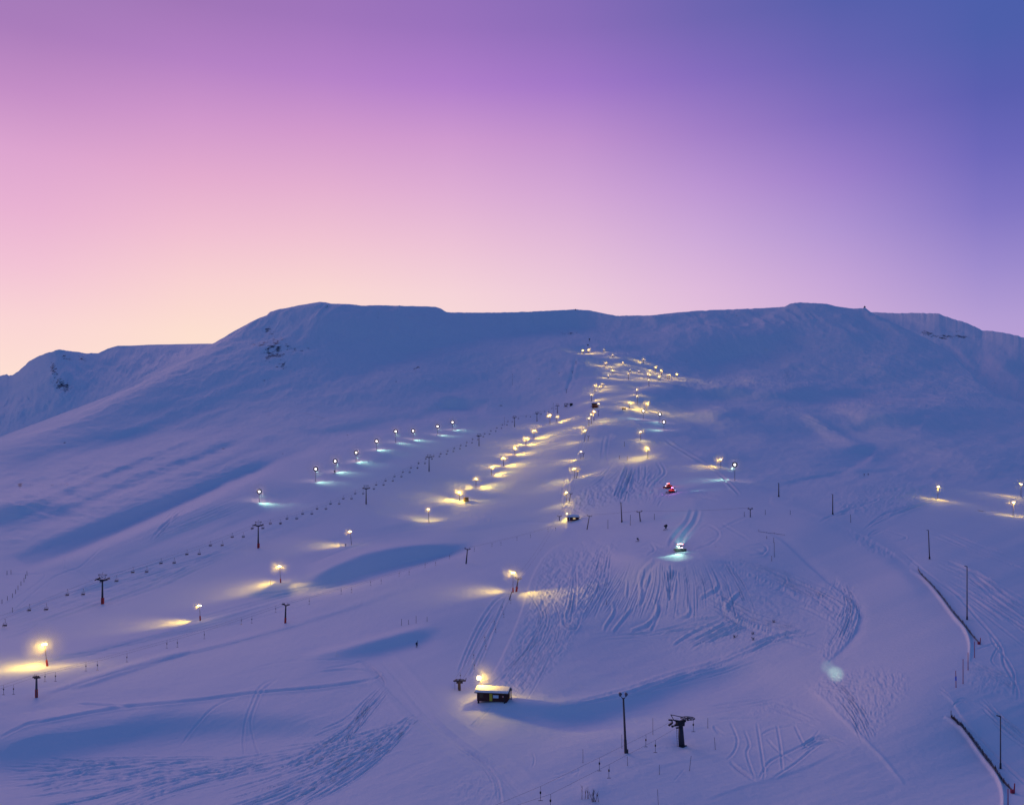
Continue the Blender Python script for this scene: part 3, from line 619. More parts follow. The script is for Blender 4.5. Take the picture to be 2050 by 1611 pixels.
# behind the skyline: a dip, then the farther range
Dr, Zr = D_m[-1], Z_m[-1]
nh = 24; k = np.linspace(0, 1, nh + 1)[1:, None]
Dfar = np.maximum(Dr * 1.25, np.interp(cc, [0, 430, 900, 1600, 1744, 2050, 2200], [3300, 3500, 4600, 4600, 3700, 2700, 2600]))
s2 = interp_line(S2P, cc); n2_ = 0.9 * fbm(cc / 7.0, cc * 0 + 8.8, 4) * np.interp(cc, [0, 180, 240, 430, 1740, 1890, 2200], [1, 1, .15, .1, .2, 1, 1])
sB = np.interp(cc, [-150, 430, 470, 900, 1700, 1744, 1800, 2050, 2200], [930, 720, 720, 760, 720, 660, 720, 850, 880])   # foot of the visible far slope
Zb = (HZ - sB) / F * Dfar
Dfar = blur(Dfar[None, :], 0, 22)[0]; sB = blur(sB[None, :], 0, 14)[0]; Zb = (HZ - sB) / F * Dfar
D_h = Dr[None, :] + (Dfar - Dr)[None, :] * k
Z_h = Zr[None, :] + (Zb - Zr)[None, :] * (k * k * (3 - 2 * k)) - 25 * np.sin(np.pi * np.clip(k, 0, 1)) * 1.0
nf = 200; k = np.linspace(0, 1, nf + 1)[1:, None]
Dtop = Dfar * blur(np.interp(cc, [-150, 0, 115, 235, 430, 1744, 2050], [1.36, 1.32, 1.16, 1.3, 1.34, 1.2, 1.26])[None, :], 0, 14)[0]
py_f = sB[None, :] + (blur(s2[None, :], 0, 6)[0] - sB)[None, :] * k + (s2 - blur(s2[None, :], 0, 6)[0] + n2_)[None, :] * k ** 6
gul = fbm(cc[None, :] / 26 + 4 * k, 1.3 * k * np.ones_like(cc)[None, :] + 2, 5, .6)
kk = k + 0.012 * np.interp(cc, [0, 430, 1700], [1, 1, .15])[None, :] * gul * np.sin(np.pi * k) + 0.05 * np.sin(np.pi * k) * fbm(cc[None, :] / 90, 3 * k, 3)
D_f = Dfar[None, :] + (Dtop - Dfar)[None, :] * np.clip(kk, 0, 1) ** 1.15
Z_f = (HZ - py_f) / F * D_f
px_f = np.broadcast_to(cc[None, :], py_f.shape)
def rz(cx, cy, rx, ry, a, rot=0):
    c, s = math.cos(math.radians(rot)), math.sin(math.radians(rot)); X = px_f - cx; Y = py_f - cy
    return a * np.exp(-(((X * c + Y * s) / rx) ** 2 + ((-X * s + Y * c) / ry) ** 2) ** 1.4)
HF = fbm(px_f / 16 + py_f / 40, py_f / 22, 4, .6) * 5 + 5 * ridged(px_f / 34 + py_f / 60, py_f / 50 - px_f / 90, 3) - 4
Z_f = Z_f + HF * np.sin(np.pi * np.clip(k, 0, 1)) ** .5 * np.interp(cc, [0, 430, 1700], [1, 1, .22])[None, :]
R_f = np.maximum.reduce([rz(125, 772, 28, 17, 1.0, 20), rz(108, 742, 10, 22, .95, -15), rz(132, 715, 22, 9, .85, 25), rz(165, 718, 14, 7, .85, 30), rz(110, 860, 50, 4, .62, -25), rz(60, 790, 60, 40, .45), rz(118, 820, 40, 30, .45),
    rz(1858, 668, 24, 7, 1.0, 18), rz(1890, 674, 32, 7, .95, 4), rz(1930, 674, 28, 5, .9, 3), rz(1905, 664, 30, 6, .6), rz(1850, 645, 40, 6, .5), rz(1960, 680, 60, 8, .45), rz(1990, 775, 14, 20, .6), rz(18, 750, 8, 4, .7), rz(1850, 632, 80, 3, .5)])
ne = 12; k = np.linspace(0, 1, ne + 1)[1:, None]
D_e = D_f[-1][None, :] * (1 + 0.5 * k); Z_e = Z_f[-1][None, :] - 500 * k ** 1.2
def X_of(D): return (colx[None, :] - 1025) / F * D
Xs = np.concatenate([Xn, X_of(D_m), X_of(D_h), X_of(D_f), X_of(D_e)])
Ys = np.concatenate([D_n, D_m, D_h, D_f, D_e]); Zs = np.concatenate([Z_n, Z_m, Z_h, Z_f, Z_e])
Rk = np.concatenate([np.zeros_like(D_n), R_m, np.zeros_like(D_h), R_f, np.zeros_like(D_e)])
nrw = Xs.shape[0]
co = np.stack([Xs, Ys, Zs], -1).reshape(-1, 3).astype(np.float32)
me = bpy.data.meshes.new("snow_hills")
idx = np.arange(nrw * nc).reshape(nrw, nc)
q = np.stack([idx[:-1, :-1], idx[:-1, 1:], idx[1:, 1:], idx[1:, :-1]], -1).reshape(-1, 4).astype(np.int32)
me.vertices.add(len(co)); me.vertices.foreach_set("co", co.ravel())
me.loops.add(q.size); me.loops.foreach_set("vertex_index", q.ravel())
me.polygons.add(len(q)); me.polygons.foreach_set("loop_start", np.arange(0, q.size, 4, dtype=np.int32))
me.polygons.foreach_set("use_smooth", np.ones(len(q), bool))
me.update(calc_edges=True)
at_ = me.attributes.new("rock", 'FLOAT', 'POINT'); at_.data.foreach_set("value", Rk.ravel().astype(np.float32))

# ---------------------------------------------------------------- materials
MATS = {}
def mat(name, col, rough=0.6, metal=0.0, emit=None, es=0.0):
    if name in MATS: return MATS[name]
    m = bpy.data.materials.new(name); m.use_nodes = True
    n = m.node_tree; b = n.nodes["Principled BSDF"]
    no = n.nodes.new("ShaderNodeTexNoise"); no.inputs["Scale"].default_value = 3.0; no.inputs["Detail"].default_value = 4
    co_ = n.nodes.new("ShaderNodeTexCoord"); n.links.new(co_.outputs["Object"], no.inputs["Vector"])
    mx = n.nodes.new("ShaderNodeMix"); mx.data_type = 'RGBA'
    mx.inputs[6].default_value = [c * 0.75 for c in col] + [1]; mx.inputs[7].default_value = [min(1, c * 1.25) for c in col] + [1]
    n.links.new(no.outputs["Fac"], mx.inputs[0]); n.links.new(mx.outputs[2], b.inputs["Base Color"])
    b.inputs["Roughness"].default_value = rough; b.inputs["Metallic"].default_value = metal
    if emit:
        b.inputs["Emission Color"].default_value = list(emit) + [1]; b.inputs["Emission Strength"].default_value = es
    MATS[name] = m; return m
def snow_mat():
    m = bpy.data.materials.new("snow"); m.use_nodes = True
    n = m.node_tree; b = n.nodes["Principled BSDF"]; NN = n.nodes.new; LL = n.links.new
    geo = NN("ShaderNodeNewGeometry")
    at1 = NN("ShaderNodeAttribute"); at1.attribute_name = "rock"
    nz = NN("ShaderNodeTexNoise"); nz.inputs["Scale"].default_value = 0.085; nz.inputs["Detail"].default_value = 9; nz.inputs["Roughness"].default_value = 0.72
    vm = NN("ShaderNodeVectorMath"); vm.operation = "MULTIPLY"; vm.inputs[1].default_value = (1, .35, 1.3); LL(geo.outputs["Position"], vm.inputs[0]); LL(vm.outputs[0], nz.inputs["Vector"])
    ad = NN("ShaderNodeMath"); ad.operation = 'MULTIPLY_ADD'; LL(nz.outputs["Fac"], ad.inputs[0]); ad.inputs[1].default_value = 3.2; LL(at1.outputs["Fac"], ad.inputs[2])
    mr = NN("ShaderNodeMapRange"); mr.inputs[1].default_value = 2.42; mr.inputs[2].default_value = 2.75; LL(ad.outputs[0], mr.inputs[0])
    n2 = NN("ShaderNodeTexNoise"); n2.inputs["Scale"].default_value = 0.02; n2.inputs["Detail"].default_value = 5
    LL(geo.outputs["Position"], n2.inputs["Vector"])
    sn = NN("ShaderNodeMix"); sn.data_type = 'RGBA'; sn.inputs[6].default_value = (.75, .80, .85, 1); sn.inputs[7].default_value = (.81, .84, .88, 1)
    LL(n2.outputs["Fac"], sn.inputs[0])
    mx = NN("ShaderNodeMix"); mx.data_type = 'RGBA'; mx.inputs[7].default_value = (.035, .045, .075, 1)
    LL(mr.outputs[0], mx.inputs[0]); LL(sn.outputs[2], mx.inputs[6]); LL(mx.outputs[2], b.inputs["Base Color"])
    b.inputs["Roughness"].default_value = 0.75; b.inputs["Specular IOR Level"].default_value = 0.15
    n3 = NN("ShaderNodeTexNoise"); n3.inputs["Scale"].default_value = 0.9; n3.inputs["Detail"].default_value = 6; n3.inputs["Roughness"].default_value = .6
    LL(geo.outputs["Position"], n3.inputs["Vector"])
    bp = NN("ShaderNodeBump"); bp.inputs["Strength"].default_value = 0.6; bp.inputs["Distance"].default_value = 0.2
    LL(n3.outputs["Fac"], bp.inputs["Height"]); LL(bp.outputs[0], b.inputs["Normal"])
    MATS["snow"] = m; return m
SNOW = snow_mat()
me.materials.append(SNOW)
terrain = bpy.data.objects.new("snow_hills", me); C.objects.link(terrain)
terrain["kind"] = "structure"
# the low country all round, far below, to the horizon
pm = bpy.data.meshes.new("snow_ground")
ring = [(20000 * math.cos(a), 20000 * math.sin(a), -260) for a in [i * math.tau / 48 for i in range(48)]]
pm.from_pydata(ring, [], [tuple(range(48))]); pm.materials.append(SNOW)
pl = bpy.data.objects.new("snow_ground", pm); C.objects.link(pl); pl["kind"] = "structure"
print("terrain", nrw, nc, "D range", DD.min(), DD.max())
# ================================================================ things
class MB:
    def __init__(s): s.v = []; s.f = []
    def add(s, vs, fs):
        n = len(s.v); s.v += [tuple(v) for v in vs]; s.f += [tuple(i + n for i in f) for f in fs]; return s
    def box(s, c, d, rz=0.0, rx=0.0, ry=0.0):
        m = Matrix.Rotation(rz, 3, 'Z') @ Matrix.Rotation(ry, 3, 'Y') @ Matrix.Rotation(rx, 3, 'X')
        vs = [Vector(c) + m @ Vector((x * d[0] / 2, y * d[1] / 2, z * d[2] / 2)) for x in (-1, 1) for y in (-1, 1) for z in (-1, 1)]
        return s.add(vs, [(0, 1, 3, 2), (4, 6, 7, 5), (0, 4, 5, 1), (2, 3, 7, 6), (0, 2, 6, 4), (1, 5, 7, 3)])
    def tube(s, a, b, r0, r1=None, n=8):
        a, b = Vector(a), Vector(b); r1 = r0 if r1 is None else r1
        d = (b - a).normalized(); u = d.cross(Vector((0, 0, 1)) if abs(d.z) < .9 else Vector((1, 0, 0))).normalized(); w = d.cross(u)
        vs = []
        for p, r in ((a, r0), (b, r1)):
            for i in range(n):
                t = i * math.tau / n; vs.append(p + (u * math.cos(t) + w * math.sin(t)) * r)
        return s.add(vs, [(i, (i + 1) % n, n + (i + 1) % n, n + i) for i in range(n)] + [tuple(range(n))[::-1], tuple(range(n, 2 * n))])
    def path(s, pts, r, n=6):
        for a, b in zip(pts, pts[1:]):
            if (Vector(a) - Vector(b)).length > 1e-4: s.tube(a, b, r, r, n)
        return s
    def ball(s, c, r, n=10, m=6, sz=1.0):
        c = Vector(c); vs = [c + Vector((0, 0, r * sz))]
        for j in range(1, m):
            for i in range(n):
                a, b = math.pi * j / m, math.tau * i / n
                vs.append(c + Vector((r * math.sin(a) * math.cos(b), r * math.sin(a) * math.sin(b), r * sz * math.cos(a))))
        vs.append(c - Vector((0, 0, r * sz)))
        fs = [(0, 1 + i, 1 + (i + 1) % n) for i in range(n)]
        for j in range(m - 2):
            for i in range(n):
                p = 1 + j * n; fs.append((p + i, p + n + i, p + n + (i + 1) % n, p + (i + 1) % n))
        p = 1 + (m - 2) * n; fs += [(p + i, len(vs) - 1, p + (i + 1) % n) for i in range(n)]
        return s.add(vs, fs)
    def torus(s, c, R_, r, axis='Z', n=16, m=6, arc=math.tau):
        vs = []; c = Vector(c); k = n if arc >= math.tau - .01 else n + 1
        for i in range(k):
            a = arc * i / n
            for j in range(m):
                b = math.tau * j / m; q = (R_ + r * math.cos(b)); x, y, z = q * math.cos(a), q * math.sin(a), r * math.sin(b)
                vs.append(c + (Vector((x, y, z)) if axis == 'Z' else Vector((x, z, y)) if axis == 'Y' else Vector((z, x, y))))
        fs = []
        for i in range(n if k == n else n):
            i2 = (i + 1) % k
            if k != n and i + 1 >= k: break
            for j in range(m): fs.append((i * m + j, i2 * m + j, i2 * m + (j + 1) % m, i * m + (j + 1) % m))
        return s.add(vs, fs)
    def prism(s, prof, x0, x1):                    # profile in (y, z) swept along x
        n = len(prof); vs = [(x0, y, z) for y, z in prof] + [(x1, y, z) for y, z in prof]
        return s.add(vs, [(i, (i + 1) % n, n + (i + 1) % n, n + i) for i in range(n)] + [tuple(range(n))[::-1], tuple(range(n, 2 * n))])
    def mesh(s, name, m, smooth=False):
        me_ = bpy.data.meshes.new(name); me_.from_pydata(s.v, [], s.f)
        import bmesh
        b = bmesh.new(); b.from_mesh(me_); bmesh.ops.recalc_face_normals(b, faces=b.faces); b.to_mesh(me_); b.free()
        me_.materials.append(m)
        if smooth:
            for p in me_.polygons: p.use_smooth = True
        return me_
    def build(s, name, m, parent=None, smooth=False):
        o = bpy.data.objects.new(name, s.mesh(name, m, smooth)); C.objects.link(o)
        if parent: o.parent = parent
        return o
def tag(o, label=None, cat=None, group=None, kind=None):
    if label: o["label"] = label
    if cat: o["category"] = cat
    if group: o["group"] = group
    if kind: o["kind"] = kind
    return o
def empty(name, loc, label, cat, rz=0.0, group=None, lean=0.0, pitch=0.0):
    o = bpy.data.objects.new(name, None); C.objects.link(o); o.empty_display_size = .5
    o.location = loc; o.rotation_euler = (pitch, lean, rz)
    return tag(o, label, cat, group)
def copy_tree(o, parent=None):
    c = o.copy(); C.objects.link(c); c.parent = parent
    for ch in list(o.children): copy_tree(ch, c)
    return c
ORD = "lowest second third fourth fifth sixth seventh eighth ninth tenth eleventh twelfth thirteenth fourteenth fifteenth sixteenth seventeenth eighteenth nineteenth twentieth twenty-first twenty-second twenty-third twenty-fourth twenty-fifth twenty-sixth twenty-seventh twenty-eighth twenty-ninth thirtieth".split()
M_STEEL = mat("dark_steel", (.035, .035, .05), .5, .3)
M_POLE = mat("weathered_pole", (.075, .055, .06), .6)
M_GALV = mat("galvanised_steel", (.16, .16, .19), .5, .5)
M_RED = mat("red_padding", (.42, .03, .025), .7)
M_WOODR = mat("dark_red_boards", (.085, .022, .02), .8)
M_WOOD = mat("brown_boards", (.11, .07, .045), .8)
M_ROPE = mat("steel_rope", (.05, .05, .06), .6, .4)
M_SNOWC = mat("snow_cover", (.80, .80, .84), .8)
M_PLY = mat("yellow_boards", (.50, .33, .09), .7)
M_BLACK = mat("black_rubber", (.015, .015, .02), .7)
M_GLASS = mat("dark_glass", (.02, .025, .04), .15)
M_CLOTH = mat("dark_ski_clothes", (.02, .022, .05), .8)
M_TWIG = mat("bare_twigs", (.10, .045, .05), .8)
M_LWARM = mat("lit_lamp_warm", (.8, .7, .5), .4, emit=(1, .72, .34), es=22)
M_LPINK = mat("lit_lamp_white", (.8, .8, .8), .4, emit=(1, .86, .90), es=30)
M_LGLOBE = mat("lit_globe", (.8, .8, .8), .4, emit=(1, .88, .90), es=3.2)
M_LCOOL = mat("lit_headlight", (.8, .8, .8), .4, emit=(.95, .75, 1.0), es=6)

HALOS = []        # (centre, radius) of the scattering spheres added to make the lamp halos
WARM = (1.0, .63, .07); WARMW = (1.0, .74, .42); COOL = (.50, 1.0, .72)
def lamp_light(parent, loc, power, col, size=.25, spot=None, name="lamp_light", blend=1.0):
    d = bpy.data.lights.new(name, 'SPOT' if spot else 'POINT'); d.energy = power; d.color = col; d.shadow_soft_size = size
    o = bpy.data.objects.new(name, d); C.objects.link(o); o.parent = parent; o.location = loc
    if spot:
        d.spot_size = math.radians(spot[1]); d.spot_blend = blend
        o.rotation_euler = Vector(spot[0]).normalized().to_track_quat('-Z', 'Y').to_euler()
    return o
def hgt(p, px_h): return px_h * p.y / F
def floodlight(px, py, top, label, power=0.0, spots=(), pad=False, halo=0.0, lean=0.0, heads=2, lit=True, col=WARM, r=1.0, group=None, face=-1, big=1.0):
    """a pole with small floodlights; top = row of its head in the photograph"""
    p = at(px, py); h = hgt(p, py - top)
    e = empty("floodlight_pole", p - Vector((0, 0, .3)), label, "floodlight", group=group, lean=lean)
    th = max(.075, p.y * .00022) * r
    MB().tube((0, 0, -.5), (0, 0, h), th * 1.35, th, 8).build("pole", M_POLE, e, True)
    if pad:
        MB().tube((0, 0, .1), (0, 0, 2.0), .30, .27, 10).tube((0, 0, 2.0), (0, 0, 2.2), .27, .15, 10).build("base_pad", M_RED, e, True)
    MB().box((0, 0, h - .05), (.95, .1, .1)).tube((-.45, 0, h), (-.45, 0, h + .3), .035).tube((.45, 0, h), (.45, 0, h + .3), .035).build("crossarm", M_STEEL, e)
    xs = (-.45, .45)[:heads] if heads < 3 else (-.6, 0, .6)
    for x in xs:
        b = MB().box((x, -.12 * -face, h + .42), (.36, .22, .34), rx=.5 * face).build("lamp_head", M_STEEL, e)
        if lit: MB().box((x, .05 * face - .1, h + .30), (.40 * big, .34 * big, .34 * big)).build("lens", M_LWARM if col[1] < .9 else M_LPINK, b)
    if power: lamp_light(e, (0, -.1, h + .28), power * .7, col, .3)
    for (v, ang, pw) in [((v_[0] * 1.35, v_[1], v_[2] * .5), min(160, a_ + 30), p_ * (1.7 if p.y > 1250 else 3.0 if p.y > 560 else 2.4)) for v_, a_, p_ in spots]: lamp_light(e, (0, -.1, h + .25), pw, col, .3, (v, ang))
    if halo: HALOS.append((p + Vector((math.sin(lean) * h, 0, h)), halo))
    return e
def globe(px, py, top, label, group, pool=(1.0, -.35, -.95), pw=1500, halo=6.0):
    p = at(px, py); h = hgt(p, py - top); rr = 1.35 * (p.y / 750) ** .5
    e = empty("globe_lamp", p - Vector((0, 0, .3)), label, "globe lamp", group=group)
    MB().tube((0, 0, -.5), (0, 0, h - rr), .17, .14, 8).build("pole", M_POLE, e, True)
    MB().torus((0, 0, h), rr * 1.12, rr * .40, 'Y', 24, 8).build("dark_halo_ring", M_BLACK, e, True)  # black ring added for the dark halo round the lit globe
    MB().ball((0, 0, h), rr * .66, 14, 8).build("lens", M_LGLOBE, e, True)
    lamp_light(e, (0, rr * 1.5, h + .2), 900, (1, .62, .50), .3)
    lamp_light(e, (0, -rr * .4, h - rr * 1.5), pw, COOL, .4, (pool, 95))
    if halo: HALOS.append((p + Vector((0, 0, h)), halo))
    return e

# ---------------------------------------------------------------- floodlight row beside the wide piste (lower left to the middle)
G1_ = "floodlights along the left edge of the wide piste"
SW = (-1, -.25, -.55); SE = (1, -.1, -.6); SD = (.2, -.6, -1)
rowL = [(95,1333,1289,2600,[((-.6,-.7,-1),120,4200),((-1,.1,-.5),110,6000),((1,-.2,-.7),110,2500)],1,6.5,-.13),(401,1242,1212,300,[((-1,-.25,-.62),70,11000)],1,2.5,-.05),(562,1166,1133,1200,[((-1,.05,-.55),95,14000),((1,-.6,-.8),60,8000)],1,5,-.06),
        (704,1091,1064,500,[((-1,-.1,-.5),80,9000)],0,4,-.1),(859,1047,1019,900,[((-.2,.9,-.6),100,6000)],0,4,-.04),(920,1002,985,4000,[((-1,-.1,-.5),110,16000),((.6,-.8,-.9),110,9000)],0,6,0),
        (953,977,958,1800,[((1,-.1,-.5),110,15000),((-1,.3,-.5),110,7000)],0,5,0),(984,951,935,1500,[((1,-.1,-.5),120,12000)],0,4,0),(1008,933,917,2400,[((1,-.2,-.5),120,14000),((-1,.2,-.5),110,8000)],0,5,0),
        (1031,910,897,2200,[((1,-.2,-.5),120,14000),((-1,.2,-.5),110,8000)],0,5,0),(1053,890,877,2400,[((1,-.2,-.5),120,16000),((-1,.2,-.5),120,13000)],0,5,0),(1069,878,862,1800,[((1,-.1,-.4),130,17000),((-1,0,-.4),120,10000)],0,5,0)]
for i, (px, py, tp, pw, sp, pad, halo, lean) in enumerate(rowL):
    desc = ["glowing brightly above the red padded foot", "seen dark from behind above a long yellow pool", "at the left end of the blue hollow bank", "with a small lamp leaning above the hollow", "dark pole with one small bright lamp",
            "right beside the yellow cabin", "next uphill from the yellow cabin", "", "", "", "", ""][i]
    floodlight(px, py, tp, f"{ORD[i]} floodlight up the left piste edge" + (", " + desc if desc else ""), pw, sp, bool(pad), halo, lean, 2, group=G1_)
# ---------------------------------------------------------------- globe lamps above the chairlift
gl = [(519,1005,983),(632,964,938),(671,945,922),(713,924,905),(754,902,884),(792,887,864),(827,879,861),(876,872,854),(906,863,847)]
for i, (px, py, tp) in enumerate(gl):
    globe(px, py, tp, f"{ORD[i] if i else 'lowest'} globe lamp in the row above the chairlift" + (", standing apart at the lower end" if i == 0 else ", at the upper end" if i == 8 else ""), "globe lamps in a row above the chairlift", pw=7000, halo=8)
# ---------------------------------------------------------------- floodlights up the drag lift in the middle
mid = [(1027,1185,1146,900,[((-1,.25,-.5),90,9000),((1,-.9,-.9),75,9000)],1,5,"tall floodlight with red foot beside the lower drag lift tower"),
       (1134,1006,986,1800,[((-.4,-1,-.8),110,3000)],0,6,"floodlight pole paired with a lift tower just above the upper hut"),
       (1150,957,938,1200,[((-1,-.4,-.5),100,12000),((1,-.2,-.4),90,5000)],0,6,"second floodlight above the upper hut with pools of light both ways"),
       (1163,919,904,600,[((-1,0,-.5),90,12000)],0,3,"third floodlight above the upper hut, thin and dim"),
       (1171,884,862,2200,[((-1,.1,-.4),100,12000)],0,6,"tall floodlight fourth above the upper hut"),
       (1179,853,837,1500,[((-1,.2,-.3),110,9000)],0,4,"lower left floodlight of the tight trio below the dark lift station"),
       (1184,850,830,2400,[((1,.2,-.3),110,9000)],0,4,"middle floodlight of the tight trio below the dark lift station"),
       (1189,842,824,2000,[((1,-.1,-.3),110,6000)],0,4,"upper floodlight of the tight trio below the dark lift station"),
       (1198,816,808,1400,[],0,3,"small bright lamp at the right corner of the dark lift station"),
       (1101,849,831,3200,[((-1,-.1,-.3),120,13000)],0,6,"left one of two bright floodlights at the top end of the chairlift"),
       (1115,847,834,2600,[((1,-.1,-.3),120,13000)],0,5,"right one of two bright floodlights at the top end of the chairlift")]
for px, py, tp, pw, sp, pad, halo, lb in mid: floodlight(px, py, tp, lb, pw, sp, bool(pad), halo, 0, 2, group="floodlights along the middle drag lift")
# ---------------------------------------------------------------- the upper slope
UP = [(1184,803,790,1500,4,"white lamp on a pole straight above the dark lift station"),(1191,785,771,2500,5,"left lamp of the cluster of three below the bend"),(1201,780,773,2500,4,"middle lamp of the cluster of three below the bend"),(1206,774,767,2500,4,"upper right lamp of the cluster of three below the bend"),
      (1218,757,751,1800,3,"single lamp where the lit path starts to bend left"),(1227,749,741,2500,4,"lower one of two lamps stacked at the bend of the lit path"),(1225,741,735,1800,3,"upper one of two lamps stacked at the bend of the lit path"),
      (1212,732,725,4500,6,"bright lamp on the slope below the topmost pair"),(1167,708,701,5000,6,"left lamp of the topmost pair on the lit shelf"),(1178,708,701,5000,6,"right lamp of the topmost pair on the lit shelf"),
      (1209,704,699,1800,3,"first small lamp on the ridge path right of the topmost pair"),(1227,717,712,1800,4,"second small lamp down the ridge path"),(1247,730,725,2200,3,"third small lamp down the ridge path"),(1262,743,738,900,3,"dim greenish lamp below the ridge path"),
      (1279,746,741,900,3,"dim lamp between the ridge path and the right-hand cluster"),(1288,727,719,3500,5,"lone lamp high on the dark face right of the ridge path"),(1258,760,747,3000,5,"lamp on a tall pole alone in the middle of the upper slope"),
      (1312,746,738,4500,5,"topmost lamp of the upper right cluster"),(1324,752,745,4500,5,"bright lamp just below the top of the upper right cluster"),(1297,758,747,2800,4,"left lamp on a tall pole of the upper right cluster"),
      (1301,757,749,2500,3,"second lamp from the left in the upper right cluster"),(1319,763,754,3000,4,"middle lower lamp of the upper right cluster"),(1299,773,760,2200,3,"lowest lamp of the upper right cluster"),
      (1336,760,750,2500,4,"left lamp of the twin pair on the right end crest"),(1340,760,750,2500,4,"right lamp of the twin pair on the right end crest"),(1355,757,750,3500,5,"outermost right lamp on the crest of the upper slope"),
      (1275,790,780,1500,3,"upper one of two stacked lamps by the dark knoll"),(1276,809,793,2500,3,"lower one of two stacked lamps by the dark knoll"),(1260,818,807,4500,4,"lamp above the small dark cabin in a yellow pool"),(1294,822,808,4500,6,"bright lamp on the crest above the right-hand globe lamp")]
RU = random.Random(11)
for px, py, tp, pw, halo, lb in UP:
    s = RU.choice([-1, 1]); sc = (at(px, py).y / 1000) ** .5
    floodlight(px, py, tp, lb, pw * 1.2, [((s, -.2, -.35), 120, pw * 3.4 * sc), ((-s, -.3, -.5), 130, pw * 1.6 * sc)], False, halo * .9, 0, 1, group="small floodlights on the upper slope")
# ---------------------------------------------------------------- right of the drag lift
floodlight(1282,881,864,"very bright tall floodlight right of the drag lift", 5200, [((.2,-1,-.8),120,12000)], False, 7.5, 0, 3, group="floodlights beside the terrain park")
floodlight(1297,918,897,"floodlight over the yellow mounds of the terrain park", 2800, [((-1,-.2,-.4),110,14000),((-.2,1,-.4),100,9000)], False, 6, 0, 2, group="floodlights beside the terrain park")
floodlight(1443,936,919,"small floodlight left of the lone globe lamp", 1500, [((-1,-.3,-.4),90,13000)], False, 6, 0, 2, group="floodlights beside the terrain park")
globe(1471,963,930,"lone globe lamp at the end of the long pipe berm","globe lamps right of the drag lift",pool=(-1,.3,-.5),pw=9000,halo=6.5)
globe(1288,839,821,"upper left globe lamp of three on the crest right of the drag lift","globe lamps right of the drag lift",pool=(-1,.1,-.4),pw=5000,halo=4)
globe(1321,847,830,"middle globe lamp of three on the crest right of the drag lift","globe lamps right of the drag lift",pool=(-.6,-.6,-.6),pw=2500,halo=6)
globe(1329,863,845,"lowest globe lamp of three on the crest right of the drag lift","globe lamps right of the drag lift",pool=(-1,-.2,-.6),pw=4500,halo=6)
floodlight(1877,999,974,"lit floodlight alone in the middle of the right-hand field", 1400, [((-.2,-.5,-1),110,3500)], False, 4.5, .05, 2, group="lit floodlights on the right-hand field")
floodlight(2044,995,969,"upper of two lit floodlights at the right picture edge", 1500, [((-1,-.3,-.6),110,4500)], False, 4.5, 0, 2, group="lit floodlights on the right-hand field")
floodlight(2028,1034,1005,"lower of two lit floodlights at the right picture edge", 1600, [((.2,.5,-1),110,2500)], False, 4.5, .03, 2, group="lit floodlights on the right-hand field")
# unlit poles
for px, py, tp, ln, lb in [(1559,995,967,0,"thin unlit lamp pole uppermost along the right-hand piste"),(1667,1031,990,0,"second unlit lamp pole down the right-hand piste"),(1861,1119,1060,-.04,"third unlit lamp pole down the right-hand piste"),
                       (1936,1240,1132,0,"tall unlit lamp pole behind the upper dark snow fence"),(2003,1538,1431,0,"tall unlit lamp pole behind the lower dark snow fence"),(1245,1045,1005,-.05,"unlit lamp pole between the upper hut and the leaning lift tower")]:
    p = at(px, py); h = hgt(p, py - tp)
    e = empty("lamp_pole", p - Vector((0, 0, .2)), lb, "lamp pole", group="unlit lamp poles", lean=ln)
    t = max(.09, p.y * .00055)
    MB().tube((0, 0, -.5), (0, 0, h), t * 1.2, t * .85, 8).build("pole", M_POLE, e, True)
    MB().tube((0, 0, 0), (0, 0, 1.1), t * 1.9, t * 1.6, 8).build("base_sleeve", M_STEEL, e, True)
    MB().box((-.3, 0, h + .05), (.7, .24, .16), ry=.3).tube((0, 0, h - .1), (-.15, 0, h + .1), .06).build("lamp_head", M_STEEL, e)
p = at(1253, 1507); h = hgt(p, 112)
e = empty("lamp_pole", p - Vector((0, 0, .2)), "tallest near unlit lamp pole with two upturned lamps, left of the wheel station", "lamp pole", lean=-.045)
MB().tube((0, 0, -.5), (0, 0, h), .24, .15, 12).build("pole", M_POLE, e, True)
MB().tube((0, 0, -.1), (0, 0, 2.6), .30, .26, 10).box((.28, -.1, .5), (.3, .3, .8)).build("base_sleeve", M_POLE, e, True)
MB().path([(0, 0, h - .1), (-.35, 0, h + .25), (-.5, 0, h + .7)], .05).path([(0, 0, h - .1), (.35, 0, h + .2), (.5, 0, h + .6)], .05).box((0, 0, h), (.5, .2, .14)).build("bracket", M_STEEL, e)
for x, z in ((-.55, .75), (.52, .68)):
    MB().tube((x - .06, .15, h + z + .2), (x + .03, -.2, h + z), .22, .30, 12).box((x, .1, h + z - .25), (.22, .2, .3)).build("lamp_head", M_GALV, e, True)
# ================================================================ chairlift
def ropeline(c, s, px):                       # plan line X = c + s Y met by the bearing px
    r = (px - 1025) / F; Y = c / (r - s); return Vector((r * Y, Y, 0))
def ground_z(x, y):
    """height of the snow below a plan point (search along the bearing)"""
    px = 1025 + F * x / y
    col = np.full(H_, px); d = bil(DD, col, GY)
    py = np.interp(-y, -d, GY) if d[0] > d[-1] else 1000
    return (HZ - py) / F * y + float(bil(HH, np.array([px]), np.array([py]))[0])
T_ = [(205,1209,1158),(517,1097,1050),(733,1009,976),(859,944,914),(959,894,873),(1030,856,836),(1075,845,828),(1116,827,811)]
tw = []
for px, py, tp in T_:
    p = at(px, py); h = hgt(p, py - tp) ; tw.append((p, h))
dirs = (tw[-1][0] - tw[0][0]); yaw = math.atan2(-dirs.x, dirs.y)
perp = Vector((math.cos(yaw), math.sin(yaw), 0)); along = Vector((-math.sin(yaw), math.cos(yaw), 0))
